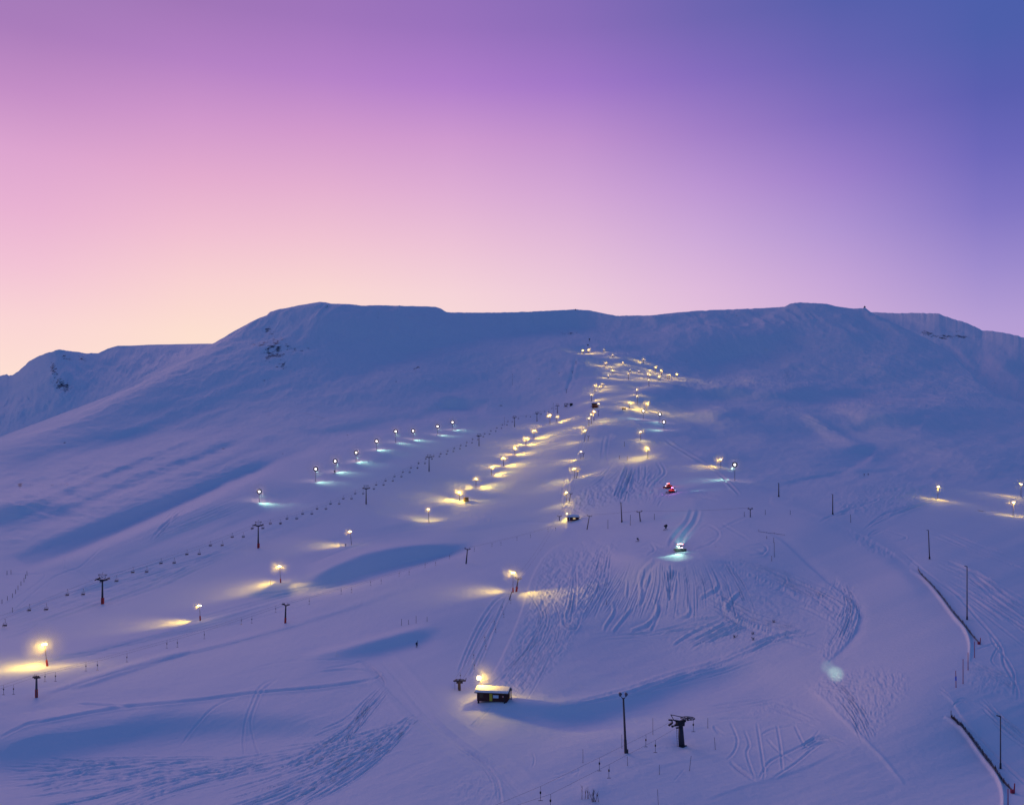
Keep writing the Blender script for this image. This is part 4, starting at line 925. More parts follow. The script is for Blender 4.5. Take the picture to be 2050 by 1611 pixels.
def chair_tower(p, h, label, pad, big=1.0):
    e = empty("chairlift_tower", p - Vector((0, 0, .3)), label, "lift tower", rz=yaw * .55, group="chairlift towers")
    MB().tube((0, 0, -.6), (0, 0, h - .4), .52 * big, .26 * big, 12).build("pole", M_STEEL, e, True)
    if pad: MB().tube((0, 0, .2), (0, 0, 3.0), .62, .58, 12).box((.45, -.2, 1.8), (.7, .7, 2.4)).build("base_pad", M_RED, e)
    MB().box((0, 0, h - .3), (4.6, .38, .45)).box((0, 0, h - .65), (2.2, .3, .4)).build("crossarm", M_STEEL, e)
    f = MB()
    for x in (-1.35, 1.35): f.tube((x * .8, 0, h - .1), (x * 1.35, 0, h + 1.9), .09)
    f.box((0, 0, h + 1.95), (4.1, .22, .2)).box((0, .35, h + 1.95), (4.1, .12, .16)); f.tube((-1.2, 0, h), (1.7, 0, h + 1.9), .05); f.tube((1.2, 0, h), (-1.7, 0, h + 1.9), .05)
    f.build("lifting_frame", M_STEEL, e)
    for x in (-2.2, 2.2):
        b = MB().box((x, 0, h + .05), (.22, 3.8, .26), rx=.17)
        for k in range(-3, 4): b.tube((x - .16, k * .55, h + .12 + k * .095), (x + .16, k * .55, h + .12 + k * .095), .24, .24, 10)
        b.box((x + .35 * (1 if x > 0 else -1), 0, h - .25), (.5, 3.6, .06), rx=.17)
        b.build("sheave_assembly", M_STEEL, e)
    MB().path([(-.1, 0, h + 1.9), (.05, 0, h + 2.7), (.3, 0, h + 3.2)], .05).build("mast", M_STEEL, e) if pad and big >= 1 else None
    return e
for i, (p, h) in enumerate(tw):
    lb = ["lowest chairlift tower with catwalk frame and bright red padded foot", "second chairlift tower up with dark red padded foot", "third chairlift tower up, below the globe lamps", "fourth chairlift tower up, midway along the chairs",
          "fifth chairlift tower up, level with the upper floodlights", "sixth chairlift tower up near the crest", "seventh chairlift tower beside the two bright floodlights", "eighth and topmost chairlift tower before the top station"][i]
    chair_tower(p, h, lb, i < 2)
# carrying rope over the tower heads
heads = [p + Vector((0, 0, h)) for p, h in tw]
d0 = heads[1] - heads[0]; heads = [heads[0] - d0.normalized() * 120 + Vector((0, 0, -1))] + heads + [heads[-1] + Vector((14, 60, 3))]
def rope_at(hd, i, t, sag):
    a, b = hd[i], hd[i + 1]; q = a.lerp(b, t); L_ = (b - a).length
    q.z -= sag * L_ * 4 * t * (1 - t); return q
for sgn, nm in ((-1, "left"), (1, "right")):
    m = MB(); pts = []
    for i in range(len(heads) - 1):
        for k in range(8): pts.append(rope_at(heads, i, k / 8, .012) + perp * 2.2 * sgn + Vector((0, 0, .35)))
    m.path(pts, .022, 5); tag(m.build("haul_rope", M_ROPE), f"steel haul rope on the {nm} side of the chairlift towers", "rope", "chairlift haul ropes")
# a chair
def chair_proto():
    e = empty("lift_chair", (0, 0, 0), "x", "lift chair", group="chairs hanging on the chairlift")
    MB().path([(0, 0, 0), (0, .12, -.25), (0, .18, -1.2), (0, .05, -1.7)], .055).box((0, .1, -1.7), (1.7, .09, .09)).box((0, 0, -.05), (.14, .4, .16)).build("hanger", M_STEEL, e)
    MB().box((0, -.35, -3.05), (2.0, .55, .12)).path([(-.85, .05, -1.7), (-.98, .0, -2.3), (-.98, -.1, -3.0)], .045).path([(.85, .05, -1.7), (.98, 0, -2.3), (.98, -.1, -3.0)], .045).build("seat", M_STEEL, e)
    MB().box((0, -.02, -2.62), (1.95, .09, .55), rx=-.15).build("backrest", M_STEEL, e)
    MB().path([(-.9, -.1, -2.5), (-.9, -.75, -2.6), (.9, -.75, -2.6), (.9, -.1, -2.5)], .035).path([(-.5, -.75, -2.6), (-.5, -.85, -3.5), (.5, -.85, -3.5), (.5, -.75, -2.6)], .03).build("safety_bar", M_STEEL, e)
    return e
proto = chair_proto(); proto.scale = (.86, .86, .86); used = False
segl = []; acc = 0
for i in range(len(heads) - 1):
    L_ = (heads[i + 1] - heads[i]).length; segl.append((acc, L_)); acc += L_
CH = []
s = 22.0; n = 0; pair = 0
while s < acc - 60:
    i = max(k for k in range(len(segl)) if segl[k][0] <= s)
    t = (s - segl[i][0]) / segl[i][1]
    for sgn in (-1, 1):
        q = rope_at(heads, i, t + sgn * .0, .012) + perp * 2.2 * sgn + Vector((0, 0, .3)) + along * (2.0 * sgn)
        x = 1025 + F * q.x / q.y
        if x < -6: continue
        c = proto if not used else copy_tree(proto); used = True
        c.location = q; c.rotation_euler = (0, 0, yaw + random.Random(n).uniform(-.12, .12)); CH.append((pair, sgn, c, q)); n += 1
    if any(c_[0] == pair for c_ in CH): pair += 1
    s += 20.5 if s < 700 else 24
def words_n(k):
    one = ["first","second","third","fourth","fifth","sixth","seventh","eighth","ninth","tenth","eleventh","twelfth","thirteenth","fourteenth","fifteenth","sixteenth","seventeenth","eighteenth","nineteenth"]
    if k < 19: return one[k]
    tens = {2: ("twentieth", "twenty"), 3: ("thirtieth", "thirty"), 4: ("fortieth", "forty"), 5: ("fiftieth", "fifty"), 6: ("sixtieth", "sixty")}
    a, b = divmod(k + 1, 10); return tens[a][0] if b == 0 else tens[a][1] + "-" + one[b - 1]
npair = max(c_[0] for c_ in CH) + 1
for pr, sg, c, q in CH:
    c["label"] = f"empty lift chair on the {'left' if sg < 0 else 'right'} rope, {words_n(pr)} pair counted up from the picture's left edge"
# ---------------------------------------------------------------- people
def person(name_label, loc, joints, rz=0.0, parent=None, cat="person", sc=1.0, group=None):
    """joints: list of (xyz, radius), edges follow; grown into one skin"""
    vs, rs, es = joints
    m = bpy.data.meshes.new("person"); m.from_pydata(vs, es, [])
    o = bpy.data.objects.new("person", m); C.objects.link(o)
    md = o.modifiers.new("skin", 'SKIN'); sv = m.skin_vertices[0].data if m.skin_vertices else None
    if sv is None:
        import bmesh
        b = bmesh.new(); b.from_mesh(m); b.verts.layers.skin.verify(); b.to_mesh(m); b.free(); sv = m.skin_vertices[0].data
    for k_, r_ in enumerate(rs): sv[k_].radius = (r_, r_); sv[k_].use_root = (k_ == 0)
    o.modifiers.new("sub", 'SUBSURF').levels = 1
    m.materials.append(M_CLOTH); o.location = loc; o.rotation_euler = (0, 0, rz); o.scale = (sc, sc, sc)
    return tag(o, name_label, cat, group)
STAND = ([(0,0,.98),(0,.02,1.25),(0,0,1.47),(0,-.02,1.58),(0,-.03,1.72),(.11,0,.92),(.13,-.04,.5),(.12,.02,.08),(.12,-.16,.04),(-.11,0,.92),(-.13,-.02,.5),(-.14,.04,.08),(-.14,-.14,.04),(.2,0,1.42),(.3,-.05,1.15),(.28,-.28,1.0),(-.2,0,1.42),(-.32,-.02,1.15),(-.3,-.25,1.0)],
         [.17,.17,.13,.06,.11,.11,.08,.06,.05,.11,.08,.06,.05,.08,.06,.045,.08,.06,.045],
         [(0,1),(1,2),(2,3),(3,4),(0,5),(5,6),(6,7),(7,8),(0,9),(9,10),(10,11),(11,12),(2,13),(13,14),(14,15),(2,16),(16,17),(17,18)])
SIT = ([(0,-.1,.12),(0,-.08,.4),(0,-.1,.64),(0,-.12,.74),(0,-.13,.88),(.11,-.14,.08),(.13,-.55,.1),(.13,-.6,-.35),(.13,-.78,-.4),(-.11,-.14,.08),(-.13,-.55,.1),(-.13,-.6,-.35),(-.13,-.78,-.4),(.2,-.1,.58),(.27,-.2,.34),(.2,-.42,.3),(-.2,-.1,.58),(-.27,-.2,.34),(-.2,-.42,.3)],
       STAND[1], STAND[2])
def skis(parent_person, loc, rz, lab):
    e = empty("ski_pair", loc, lab, "skis", rz=rz, group="skis")
    for x in (-.13, .13): MB().box((x, 0, .02), (.09, 1.7, .03)).box((x, -.88, .06), (.09, .14, .03), rx=-.5).build("ski", M_BLACK, e)
    return e
for px, py, lb in ((1730, 953, "left one of two people standing far off on the right-hand slope"), (1738, 952, "right one of two people standing far off on the right-hand slope"), (692, 1094, "lone dark figure beside the fourth floodlight of the piste row"), (834, 1296, "tiny lone figure on the piste above the bank left of the near hut")):
    q = at(px, py); person(lb, q, STAND, rz=.4, sc=1.15 if py < 1000 else 1.0, group="people on the slopes")
# riders
for pick, nm in (((5, 1), "person in dark clothes riding the chair just left of the second lift tower"), ((8, 1), "person in dark clothes riding the chair uphill of the second lift tower"), ((17, -1), "left rider of the two dark figures on chairs near the fourth tower"), ((17, 1), "right rider of the two dark figures on chairs near the fourth tower")):
    best = min(CH, key=lambda z: (abs(1025 + F * z[3].x / z[3].y - {5: 509, 8: 548, 17: 834}[pick[0]]) + (0 if z[1] == pick[1] else 8)))
    q = best[3]; c = best[2]; ry = c.rotation_euler.z
    person(nm, q + Matrix.Rotation(ry, 3, 'Z') @ Vector((.2, -.25, -2.62)), SIT, rz=ry, group="people riding the chairlift", sc=1.05)
    c["label"] = c["label"].replace("empty lift chair", "occupied lift chair")

# ================================================================ drag lifts
def drag_tower(px, py, tp, label, yaw_=-.5, pad=False, lean=0.0, w=2.6, ladder=False, group="drag lift towers", k=1.0):
    p = at(px, py); h = hgt(p, py - tp)
    e = empty("drag_lift_tower", p - Vector((0, 0, .3)), label, "lift tower", rz=yaw_, group=group, lean=lean)
    MB().tube((0, 0, -.5), (0, 0, h - .3), .30 * k, .19 * k, 10).build("pole", M_STEEL, e, True)
    MB().box((0, 0, h - .35), (w, .2, .22)).tube((0, 0, h - 1.0), (w * .4, 0, h - .4), .06).tube((0, 0, h - 1.0), (-w * .4, 0, h - .4), .06).build("crossarm", M_STEEL, e)
    for x in (-w / 2, w / 2):
        b = MB().box((x, 0, h - .25), (.12, 1.5, .22))
        for q in (-.55, -.18, .18, .55): b.tube((x - .1, q, h - .12), (x + .1, q, h - .12), .17, .17, 10)
        b.path([(x, -.3, h - .1), (x * 1.05, -.3, h + .55)], .035).path([(x * .8, 0, h - .3), (x * .75, 0, h + .5)], .04)
        b.build("sheave_assembly", M_STEEL, e)
    if pad: MB().tube((0, 0, .15), (0, 0, 2.3), .36, .34, 10).box((.25, -.12, 1.2), (.4, .4, 2.0)).build("base_pad", M_RED, e)
    if ladder:
        b = MB().tube((.45, -.1, .2), (.45, -.1, h - .6), .03).tube((.75, -.1, .2), (.75, -.1, h - .6), .03)
        for q in range(int((h - 1) / .4)): b.box((.6, -.1, .4 + q * .4), (.3, .03, .03))
        b.build("ladder", M_GALV, e)
    return p + Vector((math.sin(lean) * h, 0, h - .2))
long_heads = [drag_tower(73,1396,1352,"drag lift tower with ladder and red foot at the lower left edge",-.9,True,0,1.7,True,k=1.1),
              drag_tower(571,1247,1207,"drag lift tower with ring shaped head and red foot, leaning uphill",-.5,True,.04,2.4,k=1.2),
              drag_tower(933,1128,1096,"drag lift tower leaning right, at the right end of the blue hollow",-.3,False,.10,2.6,k=1.2),
              drag_tower(1175,1060,1030,"strongly leaning drag lift tower right of the upper hut",-.1,False,.17,3.0,k=1.1),
              drag_tower(1282,1044,1022,"drag lift tower leaning left beside the unlit pole",.2,False,-.10,2.8,k=1.1),
              drag_tower(1502,1035,1016,"small drag lift tower standing alone on the groomed crest",.2,False,0,2.0,k=.8)]
hA = [drag_tower(1033,1184,1154,"leaning drag lift tower with red sleeve beside the tall near floodlight",0,True,.16,2.4,k=1.0)]
pst = at(1019, 1200); e = empty("steel_post", pst - Vector((0, 0, .3)), "short dark leaning post below the near floodlight", "post", lean=.3)
MB().tube((0, 0, -.3), (0, 0, 3.4), .22, .14, 8).build("pole", M_STEEL, e, True); MB().box((.05, 0, 3.3), (.35, .3, .5)).build("cap", M_STEEL, e)
hB = [drag_tower(1120,1042,1031,"short wide T-shaped lift post left of the upper hut",0,False,0,2.6)]
for px, py, tp, lb, ln in [(1139,1006,986,"leaning lift tower paired with the first floodlight above the upper hut",.2),(1154,957,940,"leaning lift tower paired with the second floodlight above the upper hut",.2),(1167,918,906,"lift tower paired with the dim third floodlight",.1),
                       (1177,883,872,"T-shaped lift tower right of the fourth floodlight",.1),(1198,833,821,"double headed lift tower just below the dark station",0)]:
    hB.append(drag_tower(px, py, tp, lb, 0, False, ln, 2.2))
for px, py, tp, lb in [(1134,788,780,"small lift tower at the lower end of the trench on the upper slope"),(1146,748,742,"tiny lift tower halfway up the snow trench"),(1153,726,720,"topmost tiny lift tower in the snow trench")]:
    drag_tower(px, py, tp, lb, 0, False, 0, 3.0)
def rope(heads_, off, label, grp, r=.018, sag=.01):
    for sg in (-1, 1):
        pts = []
        for i in range(len(heads_) - 1):
            d = (heads_[i + 1] - heads_[i]); pp = Vector((d.y, -d.x, 0)).normalized()
            for k_ in range(8): pts.append(rope_at(heads_, i, k_ / 8, sag) + pp * off * sg + Vector((0, 0, .2)))
        pts.append(heads_[-1] + pp * off * sg + Vector((0, 0, .2)))
        tag(MB().path(pts, r, 5).build("haul_rope", M_ROPE), f"{'right' if sg > 0 else 'left'} strand of the thin steel rope of {label}", "rope", grp)
ext = long_heads[0] + (long_heads[0] - long_heads[1]).normalized() * 60
rope([ext] + long_heads, 1.1, "the long diagonal drag lift", "drag lift ropes")
def hanger_mesh():
    return MB().path([(0, 0, 0), (.06, 0, -.5), (0, 0, -.9)], .028), MB().tube((0, 0, -.85), (0, 0, -1.2), .13, .13, 8), MB().tube((0, 0, -1.2), (0, 0, -2.3), .035).box((0, 0, -2.32), (.7, .07, .07))
def tbar_proto():
    e = empty("tow_bar", (0, 0, 0), "x", "tow bar"); a, b, c = hanger_mesh()
    a.build("hanger", M_STEEL, e); b.build("spring_box", M_BLACK, e, True); c.build("bar", M_STEEL, e); return e
tb = tbar_proto(); tb_used = False
def tbar(loc, label, grp, sc=1.0, rz=0.0):
    global tb_used
    t = tb if not tb_used else copy_tree(tb); tb_used = True
    t.location = loc; t.scale = (sc, sc, sc); t.rotation_euler = (0, 0, rz); t["label"] = label; t["group"] = grp; return t
LH = [ext] + long_heads
def on_rope(px, side):
    r = (px - 1025) / F
    for i in range(len(LH) - 1):
        a, b = LH[i], LH[i + 1]
        d = b - a; pp = Vector((d.y, -d.x, 0)).normalized() * 1.1 * side; a2, b2 = a + pp, b + pp
        # X - rY = 0
        fa = a2.x - r * a2.y; fb = b2.x - r * b2.y
        if fa * fb <= 0 and fa != fb:
            t = fa / (fa - fb); q = rope_at(LH, i, t, .01) + pp + Vector((0, 0, .15)); return q
    return None
LT = [(7,-1),(27,1),(90,-1),(111,1),(172,-1),(195,1),(254,1),(334,-1),(355,1),(409,1),(483,-1),(504,1),(552,-1),(619,1),(683,-1),(704,1),(742,-1),(763,1),(799,-1),(819,1),(851,-1),(872,1),(900,-1),(950,1),(985,-1),(1003,1),(1035,-1),(1062,1),(1097,-1),(1112,1)]
for k_, (px, sd) in enumerate(LT):
    q = on_rope(px, sd)
    if q is not None: tbar(q, f"{words_n(k_)} tow bar along the long diagonal drag lift, counted from the picture's left edge", "tow bars on the long diagonal drag lift")
# lower centre lift: wheel post near the hut
p = at(920, 1378); h = hgt(p, 26)
e = empty("lift_wheel_post", p - Vector((0, 0, .3)), "dark T-shaped lift end post with wheel left of the near hut", "lift station", rz=.1)
MB().tube((0, 0, -.5), (0, 0, h - .6), .34, .26, 10).box((-.25, 0, h - 1.6), (.3, .35, 1.7)).build("pole", M_WOOD, e)
MB().box((0, 0, h - .5), (2.9, .3, .3)).box((0, 0, h - .85), (1.5, .4, .5)).path([(1.35, 0, h - .5), (1.55, 0, h + .1)], .09).path([(-.75, 0, h - .5), (-.8, 0, h)], .1).build("frame", M_STEEL, e)
MB().torus((0, -.2, h - .3), 1.15, .07, 'Z', 20).tube((0, -.2, h - .35), (0, -.2, h - .1), .14).path([(-1.1, -.2, h - .3), (1.1, -.2, h - .3)], .04).path([(0, -1.3, h - .3), (0, .9, h - .3)], .04).build("bull_wheel", M_STEEL, e, True)
MB().path([(-1.1, -.2, h - .6), (-1.1, -.2, h - 2.6)], .04).build("control_rod", M_STEEL, e)
sA = p + Vector((0, 0, h - .3))
rope([sA, hA[0], hB[0] + Vector((0, 0, 1.0))], .9, "the near drag lift", "drag lift ropes")
rope(hB + [at(1190, 812) + Vector((0, 0, 4))], .9, "the middle drag lift", "drag lift ropes")
nA = 13
for k_ in range(nA):
    t = (k_ + .6) / nA; q = sA.lerp(hA[0], t); d = (hA[0] - sA); pp = Vector((d.y, -d.x, 0)).normalized()
    q = q + pp * (.9 if k_ % 2 else -.9); q.z -= .01 * d.length * 4 * t * (1 - t)
    tbar(q, f"{words_n(k_)} tow bar up from the lift end post by the near hut", "tow bars on the near drag lift", .8)
# wheel station in the foreground
p = at(1365, 1490); h = 4.9
e = empty("lift_wheel_station", p - Vector((0, 0, .3)), "dark drag lift wheel station on a thick tapered column in the foreground", "lift station", rz=.25, lean=-.05)
MB().tube((0, 0, -.5), (0, 0, h - .5), .62, .40, 14).build("column", M_STEEL, e, True)
MB().box((.75, 0, .35), (.5, .2, .25)).box((-.6, -.3, .15), (.6, .2, .2), ry=.4).box((0, -.55, .3), (.5, .3, .5)).build("foot_bracket", M_STEEL, e)
MB().box((-.1, 0, h - .2), (1.5, .8, .9), ry=.1).box((.5, 0, h + .15), (1.0, .5, .35)).box((-.9, 0, h + .25), (1.3, .28, .22), ry=.55).box((-.7, -.1, h - .35), (1.1, .3, .2)).build("gearbox", M_BLACK, e)
m = MB().torus((1.15, 0, h + .62), 1.30, .085, 'Z', 28, 8).tube((1.15, 0, h + .2), (1.15, 0, h + .8), .18)
for k_ in range(5):
    a = k_ * math.pi / 5; m.path([(1.15 - 1.25 * math.cos(a), -1.25 * math.sin(a), h + .62), (1.15 + 1.25 * math.cos(a), 1.25 * math.sin(a), h + .62)], .045)
w_ = m.build("bull_wheel", M_STEEL, e, True); w_.rotation_euler = (0, .06, 0)
MB().path([(.25, 0, h + .95), (-1.95, 0, h + 1.6)], .075).path([(-1.9, 0, h + 1.6), (-1.35, 0, h + .55)], .07).path([(-1.75, .1, h + 1.45), (-1.45, .1, h + .7)], .05).path([(-1.35, 0, h + .55), (.1, 0, h + .2)], .08).build("guide_frame", M_STEEL, e)
MB().box((-2.0, 0, h + .62), (.75, .3, .25), ry=.15).path([(-1.9, 0, h + .6), (-1.55, 0, h + .1)], .09).box((-2.05, 0, h - .15), (.9, .35, .28), ry=-.5).build("guide_wheels", M_BLACK, e)
MB().box((-1.3, 0, h - .55), (1.2, .25, .18)).box((-1.7, 0, h - .6), (.3, .3, .35)).box((-.75, -.1, h - .95), (.5, .3, .2)).build("switch_arm", M_BLACK, e)
m = MB().tube((-.95, -.1, -.4), (-.95, -.1, h - .8), .035).tube((-.62, -.1, -.4), (-.62, -.1, h - .8), .035)
for q in range(13): m.box((-.78, -.1, .2 + q * .3), (.33, .03, .03))
m.build("ladder", M_GALV, e)
wz = p + Vector((1.1, 0, h + .5))
tbar(wz + Vector((.9, -.7, -.1)), "tow bar hanging straight down from the big wheel of the foreground station", "tow bars of the foreground lift", 1.0)
# rope strands of the foreground lift towards the lower left
def over(px, py, hh): return at(px, py) + Vector((0, 0, hh))
stA = [wz + Vector((-1.0, .9, 0)), over(1293, 1518, 4.2), over(1200, 1566, 3.9), over(1082, 1628, 4.1), over(960, 1688, 4.5)]
stB = [wz + Vector((.4, -1.2, 0)), over(1312, 1530, 4.2), over(1219, 1581, 4.0), over(1102, 1645, 4.1), over(990, 1690, 4.5)]
for pts, nm in ((stA, "upper"), (stB, "lower")): tag(MB().path(pts, .014, 5).build("haul_rope", M_ROPE), f"{nm} strand of the steel rope leaving the foreground wheel station", "rope", "drag lift ropes")
for (pts, k_, lb) in ((stA, 1, "tow bar nearest left of the foreground wheel station, on the upper strand"), (stB, 1, "tow bar nearest left of the foreground wheel station, on the lower strand"), (stA, 2, "tow bar on the upper strand between the bare twigs and the near pole"), (stB, 2, "short tow bar on the lower strand between the bare twigs and the near pole"), (stA, 3, "left one of the two tow bars at the bottom picture edge"), (stB, 3, "right one of the two tow bars at the bottom picture edge")):
    tbar(pts[k_], lb, "tow bars of the foreground lift", .92)
# ================================================================ huts and machines
def board_hut(px, py, name, label, cat, w, dp, hw, rz, snow=.35, door=True, matw=None, roof_rise=1.1, near=False):
    p = at(px, py); e = empty(name, p - Vector((0, 0, .1)), label, cat, rz=rz)
    mw = matw or M_WOODR; x0, x1 = -w / 2, w / 2
    b = MB().prism([(0, .35), (dp, .35), (dp, hw + .3), (dp * .62, hw + roof_rise), (0, hw + .3)], x0, x1)
    n = int(w / .3)
    for i in range(n + 1): b.box((x0 + i * w / n, -.02, hw / 2 + .33), (.05, .05, hw - .1))
    for i in range(int(dp / .3)): b.box((x1 + .02, .15 + i * .3, hw / 2 + .33), (.05, .05, hw - .1))
    b.build("wall", mw, e)
    for sx in (x0 + .25, x1 - .25):
        for sy in (.2, dp - .2): MB().box((sx, sy, .1), (.35, .35, 1.0)).build("pier", M_BLACK, e)
    rf = MB().prism([(-.45, hw + .12), (-.45, hw + .26), (dp * .62, hw + roof_rise + .22), (dp + .4, hw + .36), (dp + .4, hw + .22), (dp * .62, hw + roof_rise + .06)], x0 - .5, x1 + .5)
    rf.box((x1 + .5, -.2, hw + .2), (.1, .25, .25)).box((x0 - .5, -.2, hw + .2), (.1, .25, .25))
    r_ = rf.build("roof", M_WOOD, e)
    s_ = MB()                                        # rounded slab of snow, a little short of the eaves
    prof = [(-.4, hw + .28), (-.42, hw + .28 + snow * .6), (-.2, hw + .36 + snow * 1.05), (dp * .60, hw + roof_rise + .25 + snow), (dp + .3, hw + .4 + snow * .8), (dp + .38, hw + .38), (dp * .62, hw + roof_rise + .22)]
    s_.prism(prof, x0 - .42, x1 + .30).build("roof_snow", M_SNOWC, r_)
    return e, x0, x1, hw
M_YEL = mat("yellow_door", (.60, .50, .03), .6); M_SIGN = mat("pale_board", (.55, .68, .80), .6); M_LITW = mat("lit_window", (.5, .4, .2), .4, emit=(1, .7, .3), es=.6); M_ROSE = mat("rose_sign", (.75, .35, .3), .6)
e, x0, x1, hw = board_hut(985, 1406, "lift_hut", "dark red timber lift hut with snowy roof and yellow door under the bright near lamp", "hut", 6.6, 3.0, 2.0, -.2, .38, roof_rise=.75)
MB().box((x0 + 3.05, -.06, 1.25), (.62, .08, 1.6)).build("door", M_YEL, e)
w_ = MB().box((x0 + 4.15, -.07, 1.45), (1.2, .08, .66)).build("window", M_SIGN, e)
MB().box((x0 + 4.15, -.09, 1.83), (1.34, .1, .08)).box((x0 + 4.15, -.09, 1.08), (1.34, .1, .08)).box((x0 + 3.5, -.09, 1.45), (.08, .1, .7)).box((x0 + 4.8, -.09, 1.45), (.08, .1, .7)).build("frame", M_WOOD, w_)
MB().box((x0 + .95, -.05, 1.6), (.8, .06, 1.0)).build("shutter", M_WOOD, e)
MB().tube((x0 + 5.75, -.05, 1.5), (x0 + 5.75, -.1, 1.5), .2, .2, 14).build("sign", M_ROSE, e)
MB().tube((x0 + 6.1, -.35, -.2), (x0 + 6.1, -.35, 1.9), .12).build("porch_post", M_BLACK, e)
MB().tube((x1 + .4, 2.4, .2), (x1 + .4, 2.4, 3.0), .12).build("porch_post", M_BLACK, e)
floodlight(963, 1400, 1356, "very bright round yellow lamp on a pole directly behind the near hut", 4800, [((.55, -1, -.9), 150, 1500)], False, 4.4, 0, 1, r=.8, big=1.9)
e, x0, x1, hw = board_hut(1148, 1043, "lift_hut", "small lift hut with rounded snow roof far up beside the T-shaped post", "hut", 7.0, 3.2, 2.4, .03, .8, roof_rise=.9)
MB().box((x0 + .9, -.06, 1.6), (.5, .08, 1.4)).build("door", M_SIGN, e); MB().box((x0 + 4.0, -.07, 1.8), (1.6, .08, .9)).build("window", M_LITW, e)
floodlight(1136, 1040, 1028, "bright lamp at the left end of the upper hut roof", 2200, [((-.3, -1, -1), 120, 3000)], False, 4.5, 0, 1, r=.8)
# yellow lit cabin beside the sixth floodlight
p = at(933, 1004); e = empty("cabin", p, "small boxy yellow cabin on skids beside a floodlight", "cabin", rz=.5)
MB().box((0, 0, 2.0), (3.0, 2.8, 2.6)).build("wall", M_PLY, e)
MB().box((0, 0, 3.42), (3.5, 3.3, .22)).build("roof", M_PLY, e)
for a, b_ in ((-.55, "a"), (.75, "b")): MB().box((a, -1.43, 2.3), (.85, .06, 1.0)).build("window", M_GLASS, e)
MB().box((1.53, .1, 2.0), (.06, 1.6, 1.8)).build("door", M_WOODR, e)
MB().box((0, -1.0, .45), (4.2, .3, .5)).box((0, 1.0, .45), (4.2, .3, .5)).box((-1.9, 0, .7), (.3, 2.6, .3)).build("skid", M_PLY, e)

# top stations
def station(px, py, label, w, hh, kind_):
    p = at(px, py); e = empty("lift_station", p - Vector((0, 0, .4)), label, "lift station", rz=.05)
    if kind_ == "open":
        m = MB()
        for x in (-w / 2, -w / 6, w / 5, w / 2): m.tube((x, 0, 0), (x, 0, hh), .28)
        m.box((0, 0, hh - .2), (w * 1.05, .8, .5)).box((-w * .1, 0, hh * .5), (w * .7, .5, .35)); m.build("frame", M_STEEL, e)
        MB().box((w * .36, 0, hh * .45), (w * .3, 2.5, hh * .8)).prism([(-1.6, hh * .85), (1.6, hh * .85), (0, hh * 1.05)], w * .2, w * .55).build("machine_house", M_BLACK, e)
        MB().torus((-w * .2, -.5, hh * .9), 2.0, .18, 'Z', 20).path([(-w * .2 - 2, -.5, hh * .9), (-w * .2 + 2, -.5, hh * .9)], .1).build("bull_wheel", M_STEEL, e)
        MB().box((-w * .33, -.4, hh * .25), (w * .18, 1.5, hh * .4)).build("control_cabin", M_WOOD, e)
    else:
        MB().box((0, 0, hh * .42), (w * .6, 3, hh * .7)).box((w * .26, 0, hh * .3), (w * .3, 2.4, hh * .6)).build("machine_house", M_WOODR, e)
        MB().prism([(-1.9, hh * .76), (1.9, hh * .76), (.3, hh * 1.02)], -w * .36, w * .34).build("roof", M_BLACK, e)
        MB().box((-w * .36, -.2, hh * .5), (w * .3, .5, .35), ry=-.5).box((-w * .42, -.2, hh * .36), (w * .2, .7, .5)).tube((w * .45, 0, 0), (w * .45, 0, hh * .8), .2).build("frame", M_STEEL, e)
        MB().torus((0, -1.8, hh * .6), 1.4, .16, 'Z', 18).build("bull_wheel", M_STEEL, e)
    return e
station(1138, 814, "dark chairlift top station of steel frames on the crest", 11, 5.0, "open")
station(1190, 817, "dark drag lift station building with a lamp on its right corner", 9.5, 6.5, "closed")
p = at(1249, 822); e = empty("cabin", p, "tiny dark flat-roofed cabin on posts on the crest right of the lift station", "cabin")
MB().box((0, 0, 2.2), (4.2, 2, 1.3)).build("wall", M_WOODR, e); MB().box((-.3, 0, 3.0), (5.0, 2.5, .3), ry=.08).build("roof", M_BLACK, e); MB().tube((-1.6, 0, 0), (-1.6, 0, 1.7), .15).tube((1.6, 0, 0), (1.6, 0, 1.7), .15).build("post", M_STEEL, e)
for px, py, tp, lb in [(1108,826,805,"tall thin mast left of the chairlift top station"),(1010,852,835,"thin wind mast on the crest left of the sixth chairlift tower"),(1081,838,822,"thin mast between the two highest chairlift towers"),(1026,768,745,"very thin mast on the dark shoulder above the chairlift")]:
    p = at(px, py); h = hgt(p, py - tp); e = empty("mast", p, lb, "mast", group="thin masts near the chairlift top")
    MB().tube((0, 0, -.5), (0, 0, h), .16, .10, 6).build("pole", M_STEEL, e); MB().path([(-.9, 0, h * .95), (.9, 0, h * .95)], .07).path([(-.6, 0, h * .5), (.6, 0, h * .5)], .07).build("crossbar", M_STEEL, e)
